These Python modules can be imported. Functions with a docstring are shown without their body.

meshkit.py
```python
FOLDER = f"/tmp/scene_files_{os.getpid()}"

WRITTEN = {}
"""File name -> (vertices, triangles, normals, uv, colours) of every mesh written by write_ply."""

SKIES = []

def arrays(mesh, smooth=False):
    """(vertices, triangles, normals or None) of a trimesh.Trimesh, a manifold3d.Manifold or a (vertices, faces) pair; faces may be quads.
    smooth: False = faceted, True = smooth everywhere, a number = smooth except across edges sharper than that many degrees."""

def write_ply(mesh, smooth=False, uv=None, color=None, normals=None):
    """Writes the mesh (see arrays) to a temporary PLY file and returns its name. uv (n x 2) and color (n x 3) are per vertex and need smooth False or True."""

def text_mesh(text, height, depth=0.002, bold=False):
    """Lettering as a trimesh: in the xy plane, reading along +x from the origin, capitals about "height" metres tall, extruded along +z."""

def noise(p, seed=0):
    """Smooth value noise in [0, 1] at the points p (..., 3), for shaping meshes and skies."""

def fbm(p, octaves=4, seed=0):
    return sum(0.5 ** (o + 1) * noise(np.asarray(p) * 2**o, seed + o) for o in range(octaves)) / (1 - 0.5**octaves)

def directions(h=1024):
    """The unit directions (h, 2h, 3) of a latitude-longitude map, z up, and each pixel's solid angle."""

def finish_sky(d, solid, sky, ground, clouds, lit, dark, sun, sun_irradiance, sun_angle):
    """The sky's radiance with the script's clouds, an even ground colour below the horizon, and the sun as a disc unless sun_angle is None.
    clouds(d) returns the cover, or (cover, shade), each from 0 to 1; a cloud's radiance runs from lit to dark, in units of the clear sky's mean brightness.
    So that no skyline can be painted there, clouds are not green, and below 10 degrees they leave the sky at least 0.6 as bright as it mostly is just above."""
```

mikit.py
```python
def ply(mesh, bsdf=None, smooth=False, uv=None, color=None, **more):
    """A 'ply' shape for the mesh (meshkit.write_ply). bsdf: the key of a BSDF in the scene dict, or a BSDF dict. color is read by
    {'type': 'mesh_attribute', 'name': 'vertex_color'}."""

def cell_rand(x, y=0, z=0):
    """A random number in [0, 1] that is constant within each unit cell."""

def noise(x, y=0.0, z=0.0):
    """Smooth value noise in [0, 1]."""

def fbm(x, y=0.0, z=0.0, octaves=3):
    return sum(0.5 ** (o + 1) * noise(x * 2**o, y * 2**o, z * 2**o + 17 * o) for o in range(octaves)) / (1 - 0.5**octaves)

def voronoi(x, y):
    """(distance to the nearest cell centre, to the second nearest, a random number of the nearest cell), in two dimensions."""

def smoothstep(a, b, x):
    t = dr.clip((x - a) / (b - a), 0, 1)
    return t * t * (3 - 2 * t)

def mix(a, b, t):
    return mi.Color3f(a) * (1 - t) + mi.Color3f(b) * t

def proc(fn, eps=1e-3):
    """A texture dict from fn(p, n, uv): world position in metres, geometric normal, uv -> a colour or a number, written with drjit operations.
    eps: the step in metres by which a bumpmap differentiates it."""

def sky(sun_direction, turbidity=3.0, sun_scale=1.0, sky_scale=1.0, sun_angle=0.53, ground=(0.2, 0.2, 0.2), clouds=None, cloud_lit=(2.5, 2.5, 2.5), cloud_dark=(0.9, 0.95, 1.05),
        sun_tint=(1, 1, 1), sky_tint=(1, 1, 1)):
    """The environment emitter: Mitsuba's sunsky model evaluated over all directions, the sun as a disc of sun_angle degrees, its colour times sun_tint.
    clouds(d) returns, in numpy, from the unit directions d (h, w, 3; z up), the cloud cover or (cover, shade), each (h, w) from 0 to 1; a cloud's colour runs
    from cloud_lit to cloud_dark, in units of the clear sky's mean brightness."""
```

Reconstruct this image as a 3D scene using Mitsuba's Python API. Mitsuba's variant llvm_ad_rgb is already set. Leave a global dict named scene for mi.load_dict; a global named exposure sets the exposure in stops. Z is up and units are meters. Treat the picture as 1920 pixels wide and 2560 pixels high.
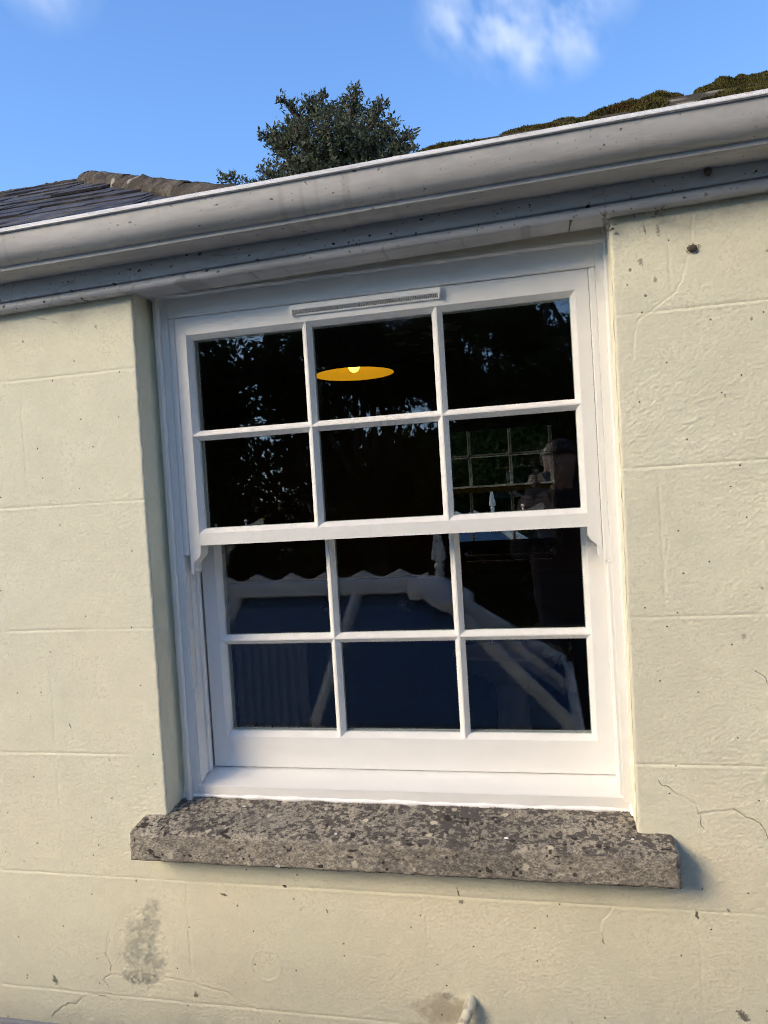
import math, random
import numpy as np, trimesh, drjit as dr, mitsuba as mi
import mikit, meshkit
from mikit import proc, noise, fbm, voronoi, cell_rand, smoothstep, mix
from manifold3d import Manifold
from shapely.geometry import Polygon, MultiPolygon, box as sbox

T = mi.ScalarTransform4f
scene, labels = {}, {}
RNG = np.random.default_rng(7)
random.seed(7)

# ------------------------------------------------------------------ camera
CAM = np.array([0.3966, -1.6882, 0.1317])
yaw, pitch, roll = -0.21497, -0.023965, -0.061527
cy, sy, cp, sp, cr, sr = np.cos(yaw), np.sin(yaw), np.cos(pitch), np.sin(pitch), np.cos(roll), np.sin(roll)
FW = np.array([sy * cp, cy * cp, sp]); R0 = np.array([cy, -sy, 0]); U0 = np.cross(R0, FW)
UP = -R0 * sr + U0 * cr
scene['camera'] = {'type': 'perspective', 'fov': math.degrees(2 * math.atan(960 / 1795.9)), 'fov_axis': 'x', 'near_clip': 0.004, 'far_clip': 5000.0,
                   'to_world': T().look_at(origin=CAM.tolist(), target=(CAM + FW).tolist(), up=UP.tolist())}
exposure = 2.72

# ------------------------------------------------------------------ sky and sun (a low sun, veiled by thin cloud, in front of the wall and to the left)
def clouds(d):
    x, y, z = d[..., 0], d[..., 1], d[..., 2]
    q = np.stack([x * 1.0 + .35 * z, y, z], -1)
    wisp = .6 * meshkit.fbm(q * np.array([16., 14., 9.]) + 3.1, 6, 5) + .4 * meshkit.fbm(np.stack([x + .6 * z, y, z - .5 * x], -1) * np.array([40., 30., 16.]), 5, 6)
    big = meshkit.fbm(d * 3.1 + np.array([7.3, 1.9, 4.4]), 5, 11)
    env = 0
    for c, s, a in (((-.012, .846, .535), .055, 1), ((-.066, .839, .541), .036, .8), ((.055, .853, .52), .045, 1), ((.028, .864, .503), .034, .85), ((.08, .83, .55), .05, .8), ((-.475, .685, .57), .045, .6),
                    ((-.25, .5, .83), .14, 1), ((.5, .6, .6), .18, 1), ((.2, .2, .95), .2, 1)):
        r2 = ((d - np.array(c) / np.linalg.norm(c)) ** 2).sum(-1)
        env = np.maximum(env, a * np.exp(-r2 / (s * s)))
    cov = .80 * np.clip((wisp - .34) * 3.0, 0, 1) * np.clip(env * 1.2 - .12, 0, 1)
    behind = np.clip((.25 - y) * 1.6, 0, 1)
    cov = np.maximum(cov, behind * np.clip((big - .49) * 3.0, 0, 1) * .95)
    return np.clip(cov, 0, .92), np.clip((big - .6) * 2, 0, .5)

scene['sky'] = mikit.sky((-.62, -.60, .50), turbidity=2.6, sun_scale=.39, sky_scale=1.2, sun_angle=23, sun_tint=(1.0, .985, .94), sky_tint=(.82, .965, 1.22),
                         clouds=clouds, cloud_lit=(2.3, 2.35, 2.4), cloud_dark=(1.2, 1.25, 1.35), ground=(.12, .13, .1))

# ------------------------------------------------------------------ materials
def two(b): return {'type': 'twosided', 'bsdf': b}
def prin(rgb, rough=.5, spec=.5, metallic=0.0, **k):
    c = rgb if isinstance(rgb, dict) else {'type': 'rgb', 'value': list(rgb)}
    return {'type': 'principled', 'base_color': c, 'roughness': rough, 'specular': spec, 'metallic': metallic, **k}
def bump(b, fn, scale, eps=1e-3): return {'type': 'bumpmap', 'arbitrary': proc(fn, eps), 'scale': scale, 'bsdf': b}

# marks on the wall: (x, z, half width, half height, tilt, strength)
MARKS = [(.748, .624, .010, .0065, .7, 1), (.641, .609, .006, .009, .4, .6), (.67, .566, .004, .006, 0, .6), (.648, .535, .003, .004, 0, .8), (.618, .595, .003, .004, 0, .7), (.585, .689, .008, .003, .3, .9),
         (.594, .679, .007, .004, -.3, .6), (.653, .68, .002, .012, .1, .6), (.681, .673, .004, .014, .1, .5), (-.457, -.872, .010, .0035, -.15, .9), (-.42, -.9, .0035, .003, 0, .9), (-.288, -.841, .005, .004, 0, 1),
         (-.249, -.9, .002, .002, 0, .9), (-.974, -1.142, .007, .015, .4, .8), (-.554, -1.146, .007, .008, -.6, .8), (-1.0, -.763, .004, .003, 0, .7), (-.705, -.85, .003, .004, 0, .7), (-.252, -.81, .003, .003, 0, .8),
         (-1.061, -1.136, .004, .003, 0, .6), (.152, -.83, .0025, .010, .2, .8), (.159, -.854, .007, .006, .5, .7), (.688, -.852, .0035, .011, .25, .9), (.755, -.837, .007, .003, -.8, .7), (.359, -.876, .0025, .003, 0, .8),
         (.328, -.906, .0025, .003, 0, .8), (.091, -1.013, .004, .002, .5, .7), (.031, -.925, .002, .002, 0, .8), (.772, -1.074, .017, .009, -.7, .8), (-.180, -.900, .0022, .006, .2, .8), (.855, -.12, .004, .004, 0, .5),
         (.814, -.224, .005, .007, .3, .5), (-.871, -.437, .0025, .008, .5, .7), (-.874, .655, .02, .0015, -.25, .5), (-.83, .64, .012, .0012, -.4, .5), (-.71, .615, .004, .006, .3, .5), (-.93, .60, .003, .003, 0, .6),
         (.86, .46, .004, .004, 0, .5), (.80, .30, .003, .005, 0, .5), (.9, .60, .006, .004, .3, .6), (.11, -1.09, .012, .010, 0, .35)]
STAIN = [(-.66, -.915, .022, .020), (-.672, -.955, .030, .035), (-.705, -1.0, .045, .05), (-.70, -1.06, .065, .045), (-.715, -1.11, .055, .024)]

def stain_mask(x, z):
    s = mi.Float(0)
    for cx, cz, a, b in STAIN:
        s = dr.maximum(s, 1.3 - dr.sqrt(dr.square((x - cx) / a) + dr.square((z - cz) / b)))
    return smoothstep(.12, .66, s + .60 * (fbm(x * 38, z * 38, 1.3, 4) - .5) + .22 * (noise(x * 180, z * 180, 2.) - .5))

CRACKS = [([(-.766, -1.114), (-.80, -1.113), (-.823, -1.121), (-.828, -1.132), (-.814, -1.142)], .0022, 0), ([(-.99, -1.245), (-.981, -1.23), (-.94, -1.205), (-.914, -1.198), (-.885, -1.178), (-.862, -1.172), (-.812, -1.168)], .002, 1),
          ([(-.70, -1.105), (-.62, -1.108), (-.557, -1.112), (-.518, -1.124), (-.464, -1.13), (-.43, -1.159), (-.383, -1.17), (-.373, -1.206), (-.37, -1.26)], .0018, 1),
          ([(-.799, -.997), (-.803, -1.03), (-.811, -1.058), (-.804, -1.08), (-.797, -1.101)], .0012, 0), ([(-.811, -1.058), (-.86, -1.056), (-.91, -1.03)], .0009, 0),
          ([(.756, .71), (.748, .64), (.726, .564), (.71, .535), (.686, .519), (.655, .497), (.631, .484), (.622, .46), (.616, .40)], .0012, 1), ([(.51, -.84), (.50, -.86), (.48, -.88), (.478, -.915), (.483, -.93)], .0014, 1),
          ([(.83, -.30), (.855, -.32), (.87, -.34)], .0014, 0), ([(.40, -1.12), (.41, -1.16), (.425, -1.2)], .0016, 0), ([(.66, .05), (.668, -.02), (.655, -.08), (.66, -.14)], .001, 1), ([(-.30, -.79), (-.2, -.80), (-.12, -.795)], .0006, 0),
          ([(.62, -.55), (.66, -.58), (.70, -.60), (.71, -.66)], .0014, 1), ([(.70, -.62), (.78, -.61), (.83, -.64), (.86, -.70), (.84, -.76)], .0018, 1), ([(.33, -.86), (.39, -.89), (.43, -.91), (.47, -.905)], .0008, 0),
          ([(-1.06, -.772), (-1.03, -.785), (-1.008, -.808), (-1.015, -.847), (-1.045, -.868), (-1.077, -.886), (-1.095, -.838), (-1.085, -.79), (-1.06, -.772)], .0005, 1)]
DIRTY = [(pts, dep) for pts, dep, st in CRACKS if dep >= .0012 and len(pts) < 9]
CREAM = (.722, .708, .558)
def wall_color(p, n, uv):
    x, z = p.x, p.z
    big = fbm(x * 2.3, z * 2.3, p.y * 3 + .4, 4)
    mid = fbm(x * 17, z * 17, p.y * 17 + 3.1, 3)
    c = mix(CREAM, (.665, .645, .505), smoothstep(.42, .75, big))
    c = mix(c, (.75, .705, .545), .5 * smoothstep(.50, .72, fbm(x * 4.1 + 9, z * 3.1, p.y * 3, 3)))
    c = c * (.93 + .13 * mid)
    # stucco relief shading painted in as fine light and dark grain
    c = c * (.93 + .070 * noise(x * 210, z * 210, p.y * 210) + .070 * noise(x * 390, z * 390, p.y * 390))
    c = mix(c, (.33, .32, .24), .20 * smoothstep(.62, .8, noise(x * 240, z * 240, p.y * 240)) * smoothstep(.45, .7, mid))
    # dirt washed and webbed below the eaves, with a ragged lower edge
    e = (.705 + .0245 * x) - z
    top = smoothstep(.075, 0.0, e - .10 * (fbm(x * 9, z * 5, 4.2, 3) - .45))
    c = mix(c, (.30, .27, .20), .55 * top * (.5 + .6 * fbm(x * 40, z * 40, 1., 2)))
    # damp, mildewed render low on the wall
    low = smoothstep(-1.16, -1.27, z + .12 * (fbm(x * 7, z * 7, 8., 3) - .5))
    c = mix(c, (.40, .39, .32), .55 * low)
    ox = dr.square((x - .10) / .09) + dr.square((z + 1.125) / .045)
    c = mix(c, (.36, .31, .23), .7 * smoothstep(1.1, .1, ox + 1.2 * (fbm(x * 60, z * 60, 2., 3) - .5)))
    s = stain_mask(x, z)
    c = mix(c, (.36, .36, .295), s * (.32 + .5 * smoothstep(.3, .75, fbm(x * 75, z * 75, 5., 3))))
    rim = smoothstep(-1.085, -1.125, z) * s * smoothstep(.45, .65, noise(x * 150, z * 150, 9.))
    c = mix(c, (.16, .155, .12), .6 * rim)
    d = mi.Float(0)
    for mx, mz, a, b, t, k in MARKS:
        u, v = math.cos(t), math.sin(t)
        qx, qz = (x - mx) * u + (z - mz) * v, -(x - mx) * v + (z - mz) * u
        r = dr.sqrt(dr.square(qx / a) + dr.square(qz / b))
        d = dr.maximum(d, k * smoothstep(1.15, .55, r + .9 * (noise(x * 330, z * 330, 3.) - .5)))
    c = mix(c, (.07, .06, .05), d * dr.select(dr.abs(p.y) < .03, 1.0, 0.0))
    wx, wz = x + .010 * (noise(x * 70, z * 70, 6.) - .5), z + .010 * (noise(x * 70, z * 70, 12.) - .5)
    cd = mi.Float(9)
    for pts, dep in DIRTY:
        for (ax, az), (bx, bz) in zip(pts[:-1], pts[1:]):
            ux, uz = bx - ax, bz - az
            t = dr.clip(((wx - ax) * ux + (wz - az) * uz) / (ux * ux + uz * uz), 0, 1)
            cd = dr.minimum(cd, dr.square(wx - ax - t * ux) + dr.square(wz - az - t * uz))
    cd = dr.sqrt(cd)
    c = mix(c, (.15, .14, .11), .8 * smoothstep(.0017, .0006, cd) * smoothstep(.38, .6, fbm(x * 24, z * 24, 2., 2)) * dr.select(dr.abs(p.y) < .03, 1.0, 0.0))
    # fly specks
    f1, f2, w = voronoi(x * 11, z * 11 + p.y * 11)
    c = mix(c, (.10, .09, .07), smoothstep(.030, .012, f1) * smoothstep(.55, .60, w))
    return c

def wall_bump(p, n, uv):
    return .7 * noise(p.x * 230, p.y * 230, p.z * 230) + .5 * noise(p.x * 480, p.y * 480, p.z * 480)

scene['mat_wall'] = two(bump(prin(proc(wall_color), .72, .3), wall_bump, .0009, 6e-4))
scene['mat_wall_pale'] = two(bump(prin((.66, .635, .50), .7, .3), wall_bump, .0003, 6e-4))

def white_color(p, n, uv):
    k = fbm(p.x * 6, p.y * 6, p.z * 6, 3)
    g = noise(p.x * 700, p.z * 90, p.y * 700)
    return mix((.760, .762, .748), (.735, .737, .722), k) * (.985 + .02 * g)
scene['mat_white'] = two(prin(proc(white_color), .34, .5))
scene['mat_caulk'] = two(prin((.86, .86, .86), .42, .5))
scene['mat_vent'] = two(prin((.80, .80, .79), .4, .5))
scene['mat_gap_shade'] = two(prin((.06, .06, .06), .7, .3))  # near-black standing in for shade in the vent slots and sash gap
scene['mat_spacer'] = two(prin((.48, .52, .50), .35, .6, .3))
scene['mat_glass'] = {'type': 'thindielectric', 'int_ior': 1.48, 'ext_ior': 1.0, 'specular_transmittance': {'type': 'rgb', 'value': [.84, .87, .865]}}
scene['mat_chrome'] = {'type': 'roughconductor', 'material': 'Cr', 'alpha': .07, 'distribution': 'ggx'}
scene['mat_mirror'] = {'type': 'conductor', 'material': 'Ag'}

def gutter_color(p, n, uv):
    a = fbm(p.x * 3.3, p.y * 30, p.z * 18, 4)
    b = fbm(p.x * 26, p.y * 60, p.z * 60, 3)
    c = mix((.42, .424, .43), (.35, .354, .36), smoothstep(.35, .7, a))
    c = c * (.88 + .22 * b)
    # run-off streaks and soot caught on the casting
    st = smoothstep(.60, .82, noise(p.x * 60, p.z * 4, 2.)) * smoothstep(.45, .7, fbm(p.x * 8, p.z * 9, 3., 2))
    c = mix(c, (.20, .195, .185), .25 * st)
    f1, f2, w = voronoi(p.x * 21 + .4 * noise(p.z * 90, p.x * 30, 2.), (p.z - p.y) * 30)
    c = mix(c, (.08, .075, .07), .85 * smoothstep(.13, .04, f1 * (.5 + 1.2 * w) + .26 * (noise(p.x * 190, (p.z - p.y) * 190, 5.) - .5)) * smoothstep(.76, .86, w))
    g1, g2, w2 = voronoi(p.x * 75, (p.z - p.y) * 60)
    c = mix(c, (.15, .14, .13), .7 * smoothstep(.16, .05, g1 + .12 * (noise(p.x * 330, p.z * 330, 1.) - .5)) * smoothstep(.84, .92, w2))
    sc = smoothstep(.5, .75, fbm(p.x * 9, (p.z - p.y) * 60, 3., 4)) * smoothstep(.5, .68, fbm(p.x * 2.4, p.z * 12, 7., 2))
    return mix(c, (.23, .22, .205), .28 * sc)
scene['mat_gutter'] = two(bump(prin(proc(gutter_color), .5, .45), lambda p, n, uv: fbm(p.x * 90, p.y * 90, p.z * 90, 3), .0004, 8e-4))

def lip_color(p, n, uv):
    c = mix((.62, .62, .62), (.50, .50, .50), smoothstep(.4, .72, fbm(p.x * 7, p.y * 90, p.z * 60, 4)))
    f1, f2, w = voronoi(p.x * 22, (p.z - p.y) * 60)
    return mix(c, (.42, .37, .32), .55 * smoothstep(.22, .08, f1 + .3 * (noise(p.x * 200, p.z * 200, 1.) - .5)) * smoothstep(.7, .8, w))
scene['mat_lip'] = two(prin(proc(lip_color), .45, .5))
def fascia_color(p, n, uv):
    a = fbm(p.x * 4, p.y * 40, p.z * 30, 4)
    c = mix((.46, .466, .48), (.37, .376, .39), smoothstep(.3, .72, a)) * (.92 + .14 * fbm(p.x * 40, p.z * 80, 1., 2))
    f1, f2, w = voronoi(p.x * 24, p.z * 40)
    c = mix(c, (.035, .032, .03), smoothstep(.13, .04, f1 * (.4 + .9 * w) + .26 * (noise(p.x * 200, p.z * 200, 1.) - .5)) * smoothstep(.62, .72, w))
    g1, g2, w2 = voronoi(p.x * 75, p.z * 80)
    c = mix(c, (.06, .055, .05), smoothstep(.17, .07, g1) * smoothstep(.86, .90, w2))
    # cobwebs
    wb = smoothstep(.035, .01, dr.abs(noise(p.x * 20, p.z * 55, 4.) - .5)) * smoothstep(.5, .68, fbm(p.x * 6, p.z * 9, 6., 2))
    return mix(c, (.20, .19, .18), .5 * wb)
scene['mat_fascia'] = two(bump(prin(proc(fascia_color), .5, .45), lambda p, n, uv: fbm(p.x * 60, p.y * 150, p.z * 150, 2), .0003, 8e-4))

def stone_color(p, n, uv):
    x, y, z = p.x, p.y, p.z
    k = fbm(x * 11, y * 11, z * 11, 4)
    c = mix((.300, .272, .226), (.205, .187, .160), smoothstep(.3, .68, k))
    c = mix(c, (.345, .315, .262), .7 * smoothstep(.55, .74, fbm(x * 23 + 4, y * 23, z * 23, 3)))
    g = noise(x * 310, y * 310, z * 310)
    c = c * (.36 + 1.40 * g)
    # dark lichen, heavier on the weathered top than on the front
    top = smoothstep(.35, .75, n.z)
    li = .58 * fbm(x * 125, y * 125, z * 125 + 7, 3) + .25 * fbm(x * 44 + 5, y * 44, z * 44, 2) + .17 * fbm(x * 14 + 2, y * 14, z * 14, 2)
    th = .545 - .050 * top - .03 * smoothstep(.2, .6, x + .4)
    c = mix(c, (.062, .056, .056), (.45 + .42 * top) * smoothstep(th, th + .06, li + .16 * (g - .5)))
    dk = noise(x * 120, y * 120, z * 120) * .62 + noise(x * 37 + 3, y * 37, z * 37) * .38 + .10 * (g - .5)
    c = mix(c, (.032, .026, .026), .9 * smoothstep(.70, .75, dk))
    pale = smoothstep(.60, .70, fbm(x * 70 + 2, y * 70, z * 70, 3)) * smoothstep(.5, .62, fbm(x * 8, y * 8 + 5, z * 8, 2))
    c = mix(c, (.42, .39, .32), .6 * pale)
    h1, h2, w2 = voronoi(x * 13 + 3, (y + z) * 13)
    c = mix(c, (.50, .46, .36), smoothstep(.13, .08, h1 + .12 * (noise(x * 170, y * 170, z * 170) - .5)) * smoothstep(.74, .78, w2))
    e1, e2, w3 = voronoi(x * 7.3 + 1, (y + z) * 9.1)
    return mix(c, (.8, .8, .79), smoothstep(.034, .026, e1 + .05 * (noise(x * 150, y * 150, z * 150) - .5)) * smoothstep(.86, .88, w3))
scene['mat_stone'] = two(bump(prin(proc(stone_color), .92, .2), lambda p, n, uv: fbm(p.x * 150, p.y * 150, p.z * 150, 3), .0032, 7e-4))

def slate(base, k):
    def f(p, n, uv):
        a = fbm(p.x * 9 + k, p.y * 5, p.z * 5, 4)
        c = mi.Color3f(base) * (.55 + .9 * a)
        s = smoothstep(.55, .75, fbm(p.x * 14, p.y * 40 + k, 3., 3))
        c = mix(c, (.13, .125, .13), .5 * s)
        return mix(c, (.11, .095, .06), .6 * smoothstep(.6, .75, fbm(p.x * 6 + k, p.y * 9, 1., 3)))
    return f
for i, b in enumerate([(.039, .036, .042), (.030, .028, .034), (.050, .046, .051)]):
    scene[f'mat_slate_{i}'] = two(bump(prin(proc(slate(b, i * 3.3)), .62, .4), lambda p, n, uv: fbm(p.x * 30, p.y * 60, p.z * 60, 3), .002, 1e-3))
def hip_color(p, n, uv):
    a = fbm(p.x * 16, p.y * 16, p.z * 16, 4)
    c = mix((.058, .050, .042), (.110, .095, .078), smoothstep(.35, .66, a))
    c = mix(c, (.055, .05, .04), smoothstep(.5, .68, fbm(p.x * 40, p.y * 40, p.z * 40, 3)))
    return mix(c, (.30, .28, .245), smoothstep(.66, .74, fbm(p.x * 13 + 5, p.y * 13, p.z * 13, 3)))
scene['mat_hip'] = two(bump(prin(proc(hip_color), .9, .2), lambda p, n, uv: fbm(p.x * 70, p.y * 70, p.z * 70, 3), .006, 1e-3))
def oldtile_color(p, n, uv):
    a = fbm(p.x * 16, p.y * 16, p.z * 16, 4)
    c = mix((.17, .16, .15), (.105, .10, .095), a)
    return mix(c, (.38, .37, .34), smoothstep(.6, .7, fbm(p.x * 14 + 3, p.y * 14, 2., 3)))
scene['mat_oldtile'] = two(bump(prin(proc(oldtile_color), .85, .25), lambda p, n, uv: fbm(p.x * 60, p.y * 60, p.z * 60, 3), .003, 1e-3))
def moss_color(p, n, uv):
    a = fbm(p.x * 25, p.y * 25, p.z * 25, 3)
    c = mix((.050, .050, .020), (.115, .105, .034), smoothstep(.3, .7, a))
    return mix(c, (.085, .052, .022), smoothstep(.52, .72, fbm(p.x * 13 + 8, p.y * 13, p.z * 13, 3)))
scene['mat_moss'] = two(prin(proc(moss_color), .95, .1))
scene['mat_lead'] = two(bump(prin(proc(lambda p, n, uv: mix((.20, .21, .24), (.30, .31, .34), fbm(p.x * 9, p.y * 9, p.z * 9, 4))), .5, .5), lambda p, n, uv: fbm(p.x * 8, p.y * 8, p.z * 8, 3), .01, 2e-3))
scene['mat_felt'] = two(prin(proc(lambda p, n, uv: mix((.045, .046, .05), (.085, .085, .085), fbm(p.x * 5, p.y * 5, 1., 4))), .85, .25))
scene['mat_pipe'] = two(bump(prin(proc(lambda p, n, uv: mix((.62, .60, .50), (.40, .37, .30), smoothstep(.48, .7, fbm(p.x * 70, p.y * 70, p.z * 70, 3)))), .55, .4), lambda p, n, uv: fbm(p.x * 120, p.y * 120, p.z * 120, 2), .0008))

def leaf(rgb, var, trans=.5):
    def f(p, n, uv):
        return mix(rgb, var, fbm(p.x * 2.2, p.y * 2.2, p.z * 2.2, 2)) * (.6 + .8 * noise(p.x * 17, p.y * 17, p.z * 17))
    return {'type': 'principledthin', 'base_color': proc(f), 'roughness': .45, 'diff_trans': trans}
scene['mat_oak_leaf'] = leaf((.085, .098, .068), (.14, .15, .095), .35)
scene['mat_back_leaf'] = leaf((.035, .055, .015), (.085, .10, .022), .6)
scene['mat_back_leaf_dark'] = leaf((.022, .034, .014), (.045, .06, .018), .5)
scene['mat_bark'] = two(prin(proc(lambda p, n, uv: mix((.06, .052, .042), (.11, .095, .075), fbm(p.x * 20, p.y * 20, p.z * 4, 3))), .9, .2))
scene['mat_ground'] = two(prin(proc(lambda p, n, uv: mix((.05, .065, .025), (.09, .10, .04), fbm(p.x * .7, p.y * .7, 1., 4))), .95, .1))

scene['mat_room_wall'] = two(prin((.15, .095, .055), .8, .2))
scene['mat_room_low'] = two(prin((.055, .05, .048), .5, .4))
scene['mat_room_ceiling'] = two(prin((.12, .115, .105), .8, .2))
scene['mat_room_floor'] = two(prin((.07, .05, .035), .5, .4))
scene['mat_dark_frame'] = two(prin((.02, .016, .014), .4, .5))
scene['mat_porcelain'] = two(prin((.58, .57, .55), .15, .5))
scene['mat_radiator'] = two(prin((.80, .79, .77), .35, .5))
scene['mat_shade'] = two(prin((.80, .40, .045), .45, .4))
scene['mat_flex'] = two(prin((.05, .05, .05), .5, .4))
scene['mat_upvc'] = two(bump(prin(proc(lambda p, n, uv: mix((.80, .83, .86), (.68, .70, .72), smoothstep(.45, .75, fbm(p.x * 7, p.y * 7, p.z * 7, 4)))), .4, .5), lambda p, n, uv: fbm(p.x * 40, p.y * 40, p.z * 40, 2), .0004))
scene['mat_painted_sky_glass'] = two(prin((.075, .140, .270), .06, .8))  # blue base colour stands in for sky mirrored in the lantern glass
scene['mat_skin'] = two(prin((.36, .21, .15), .5, .4))
scene['mat_hair'] = two(prin((.018, .013, .010), .45, .4))
scene['mat_jacket'] = two(bump(prin((.040, .032, .036), .8, .2), lambda p, n, uv: fbm(p.x * 25, p.y * 25, p.z * 14, 3), .008, 2e-3))
scene['mat_trousers'] = two(prin((.03, .035, .05), .85, .2))
scene['mat_shoe'] = two(prin((.03, .025, .02), .5, .4))
scene['mat_phone'] = two(prin((.012, .012, .014), .18, .6))

# ------------------------------------------------------------------ helpers
def add(key, mesh, mat, smooth=False, **lab):
    """One entry of the scene; a key that is taken gets _001, _002, ..."""
    k, i = key, 0
    while k in scene:
        i += 1
        k = f'{key}_{i:03d}'
    scene[k] = mesh if isinstance(mesh, dict) else mikit.ply(mesh, mat, smooth=smooth)
    if isinstance(mesh, dict): scene[k] = {**mesh}
    if lab: labels[k] = {**labels.get(k, {}), **lab}
    return k
def tag(key, label, category=None, group=None, kind=None):
    labels[key] = {k: v for k, v in (('label', label), ('category', category), ('group', group), ('kind', kind)) if v}

def hullpts(pts):
    return trimesh.PointCloud(np.asarray(pts, float)).convex_hull
def cbox(x0, x1, y0, y1, z0, z1, b=.002):
    """A box with chamfered edges."""
    x0, x1, y0, y1, z0, z1 = min(x0, x1), max(x0, x1), min(y0, y1), max(y0, y1), min(z0, z1), max(z0, z1)
    P = []
    for x, dx in ((x0, b), (x1, -b)):
        for y, dy in ((y0, b), (y1, -b)):
            for z, dz in ((z0, b), (z1, -b)):
                P += [(x, y + dy, z + dz), (x + dx, y, z + dz), (x + dx, y + dy, z)]
    return hullpts(P)
def cat(ms): return trimesh.util.concatenate(ms)
def prism(poly, a0, a1, axis):
    """Extrudes the 2-D polygon along axis 'x' (poly in y, z), 'y' (poly in x, z) or 'z' (poly in x, y)."""
    p = Polygon(poly)
    m = trimesh.creation.extrude_polygon(p, a1 - a0, engine='earcut')
    v = np.array(m.vertices)
    u, w, t = v[:, 0], v[:, 1], v[:, 2] + a0
    v = {'x': np.stack([t, u, w], 1), 'y': np.stack([u, t, w], 1), 'z': np.stack([u, w, t], 1)}[axis]
    m = trimesh.Trimesh(v, m.faces, process=False)
    if m.volume < 0: m.invert()
    return m
def lathe(profile, center, n=24):
    m = trimesh.creation.revolve(np.array(profile, float), sections=n)
    m.apply_translation(center)
    return m
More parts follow.
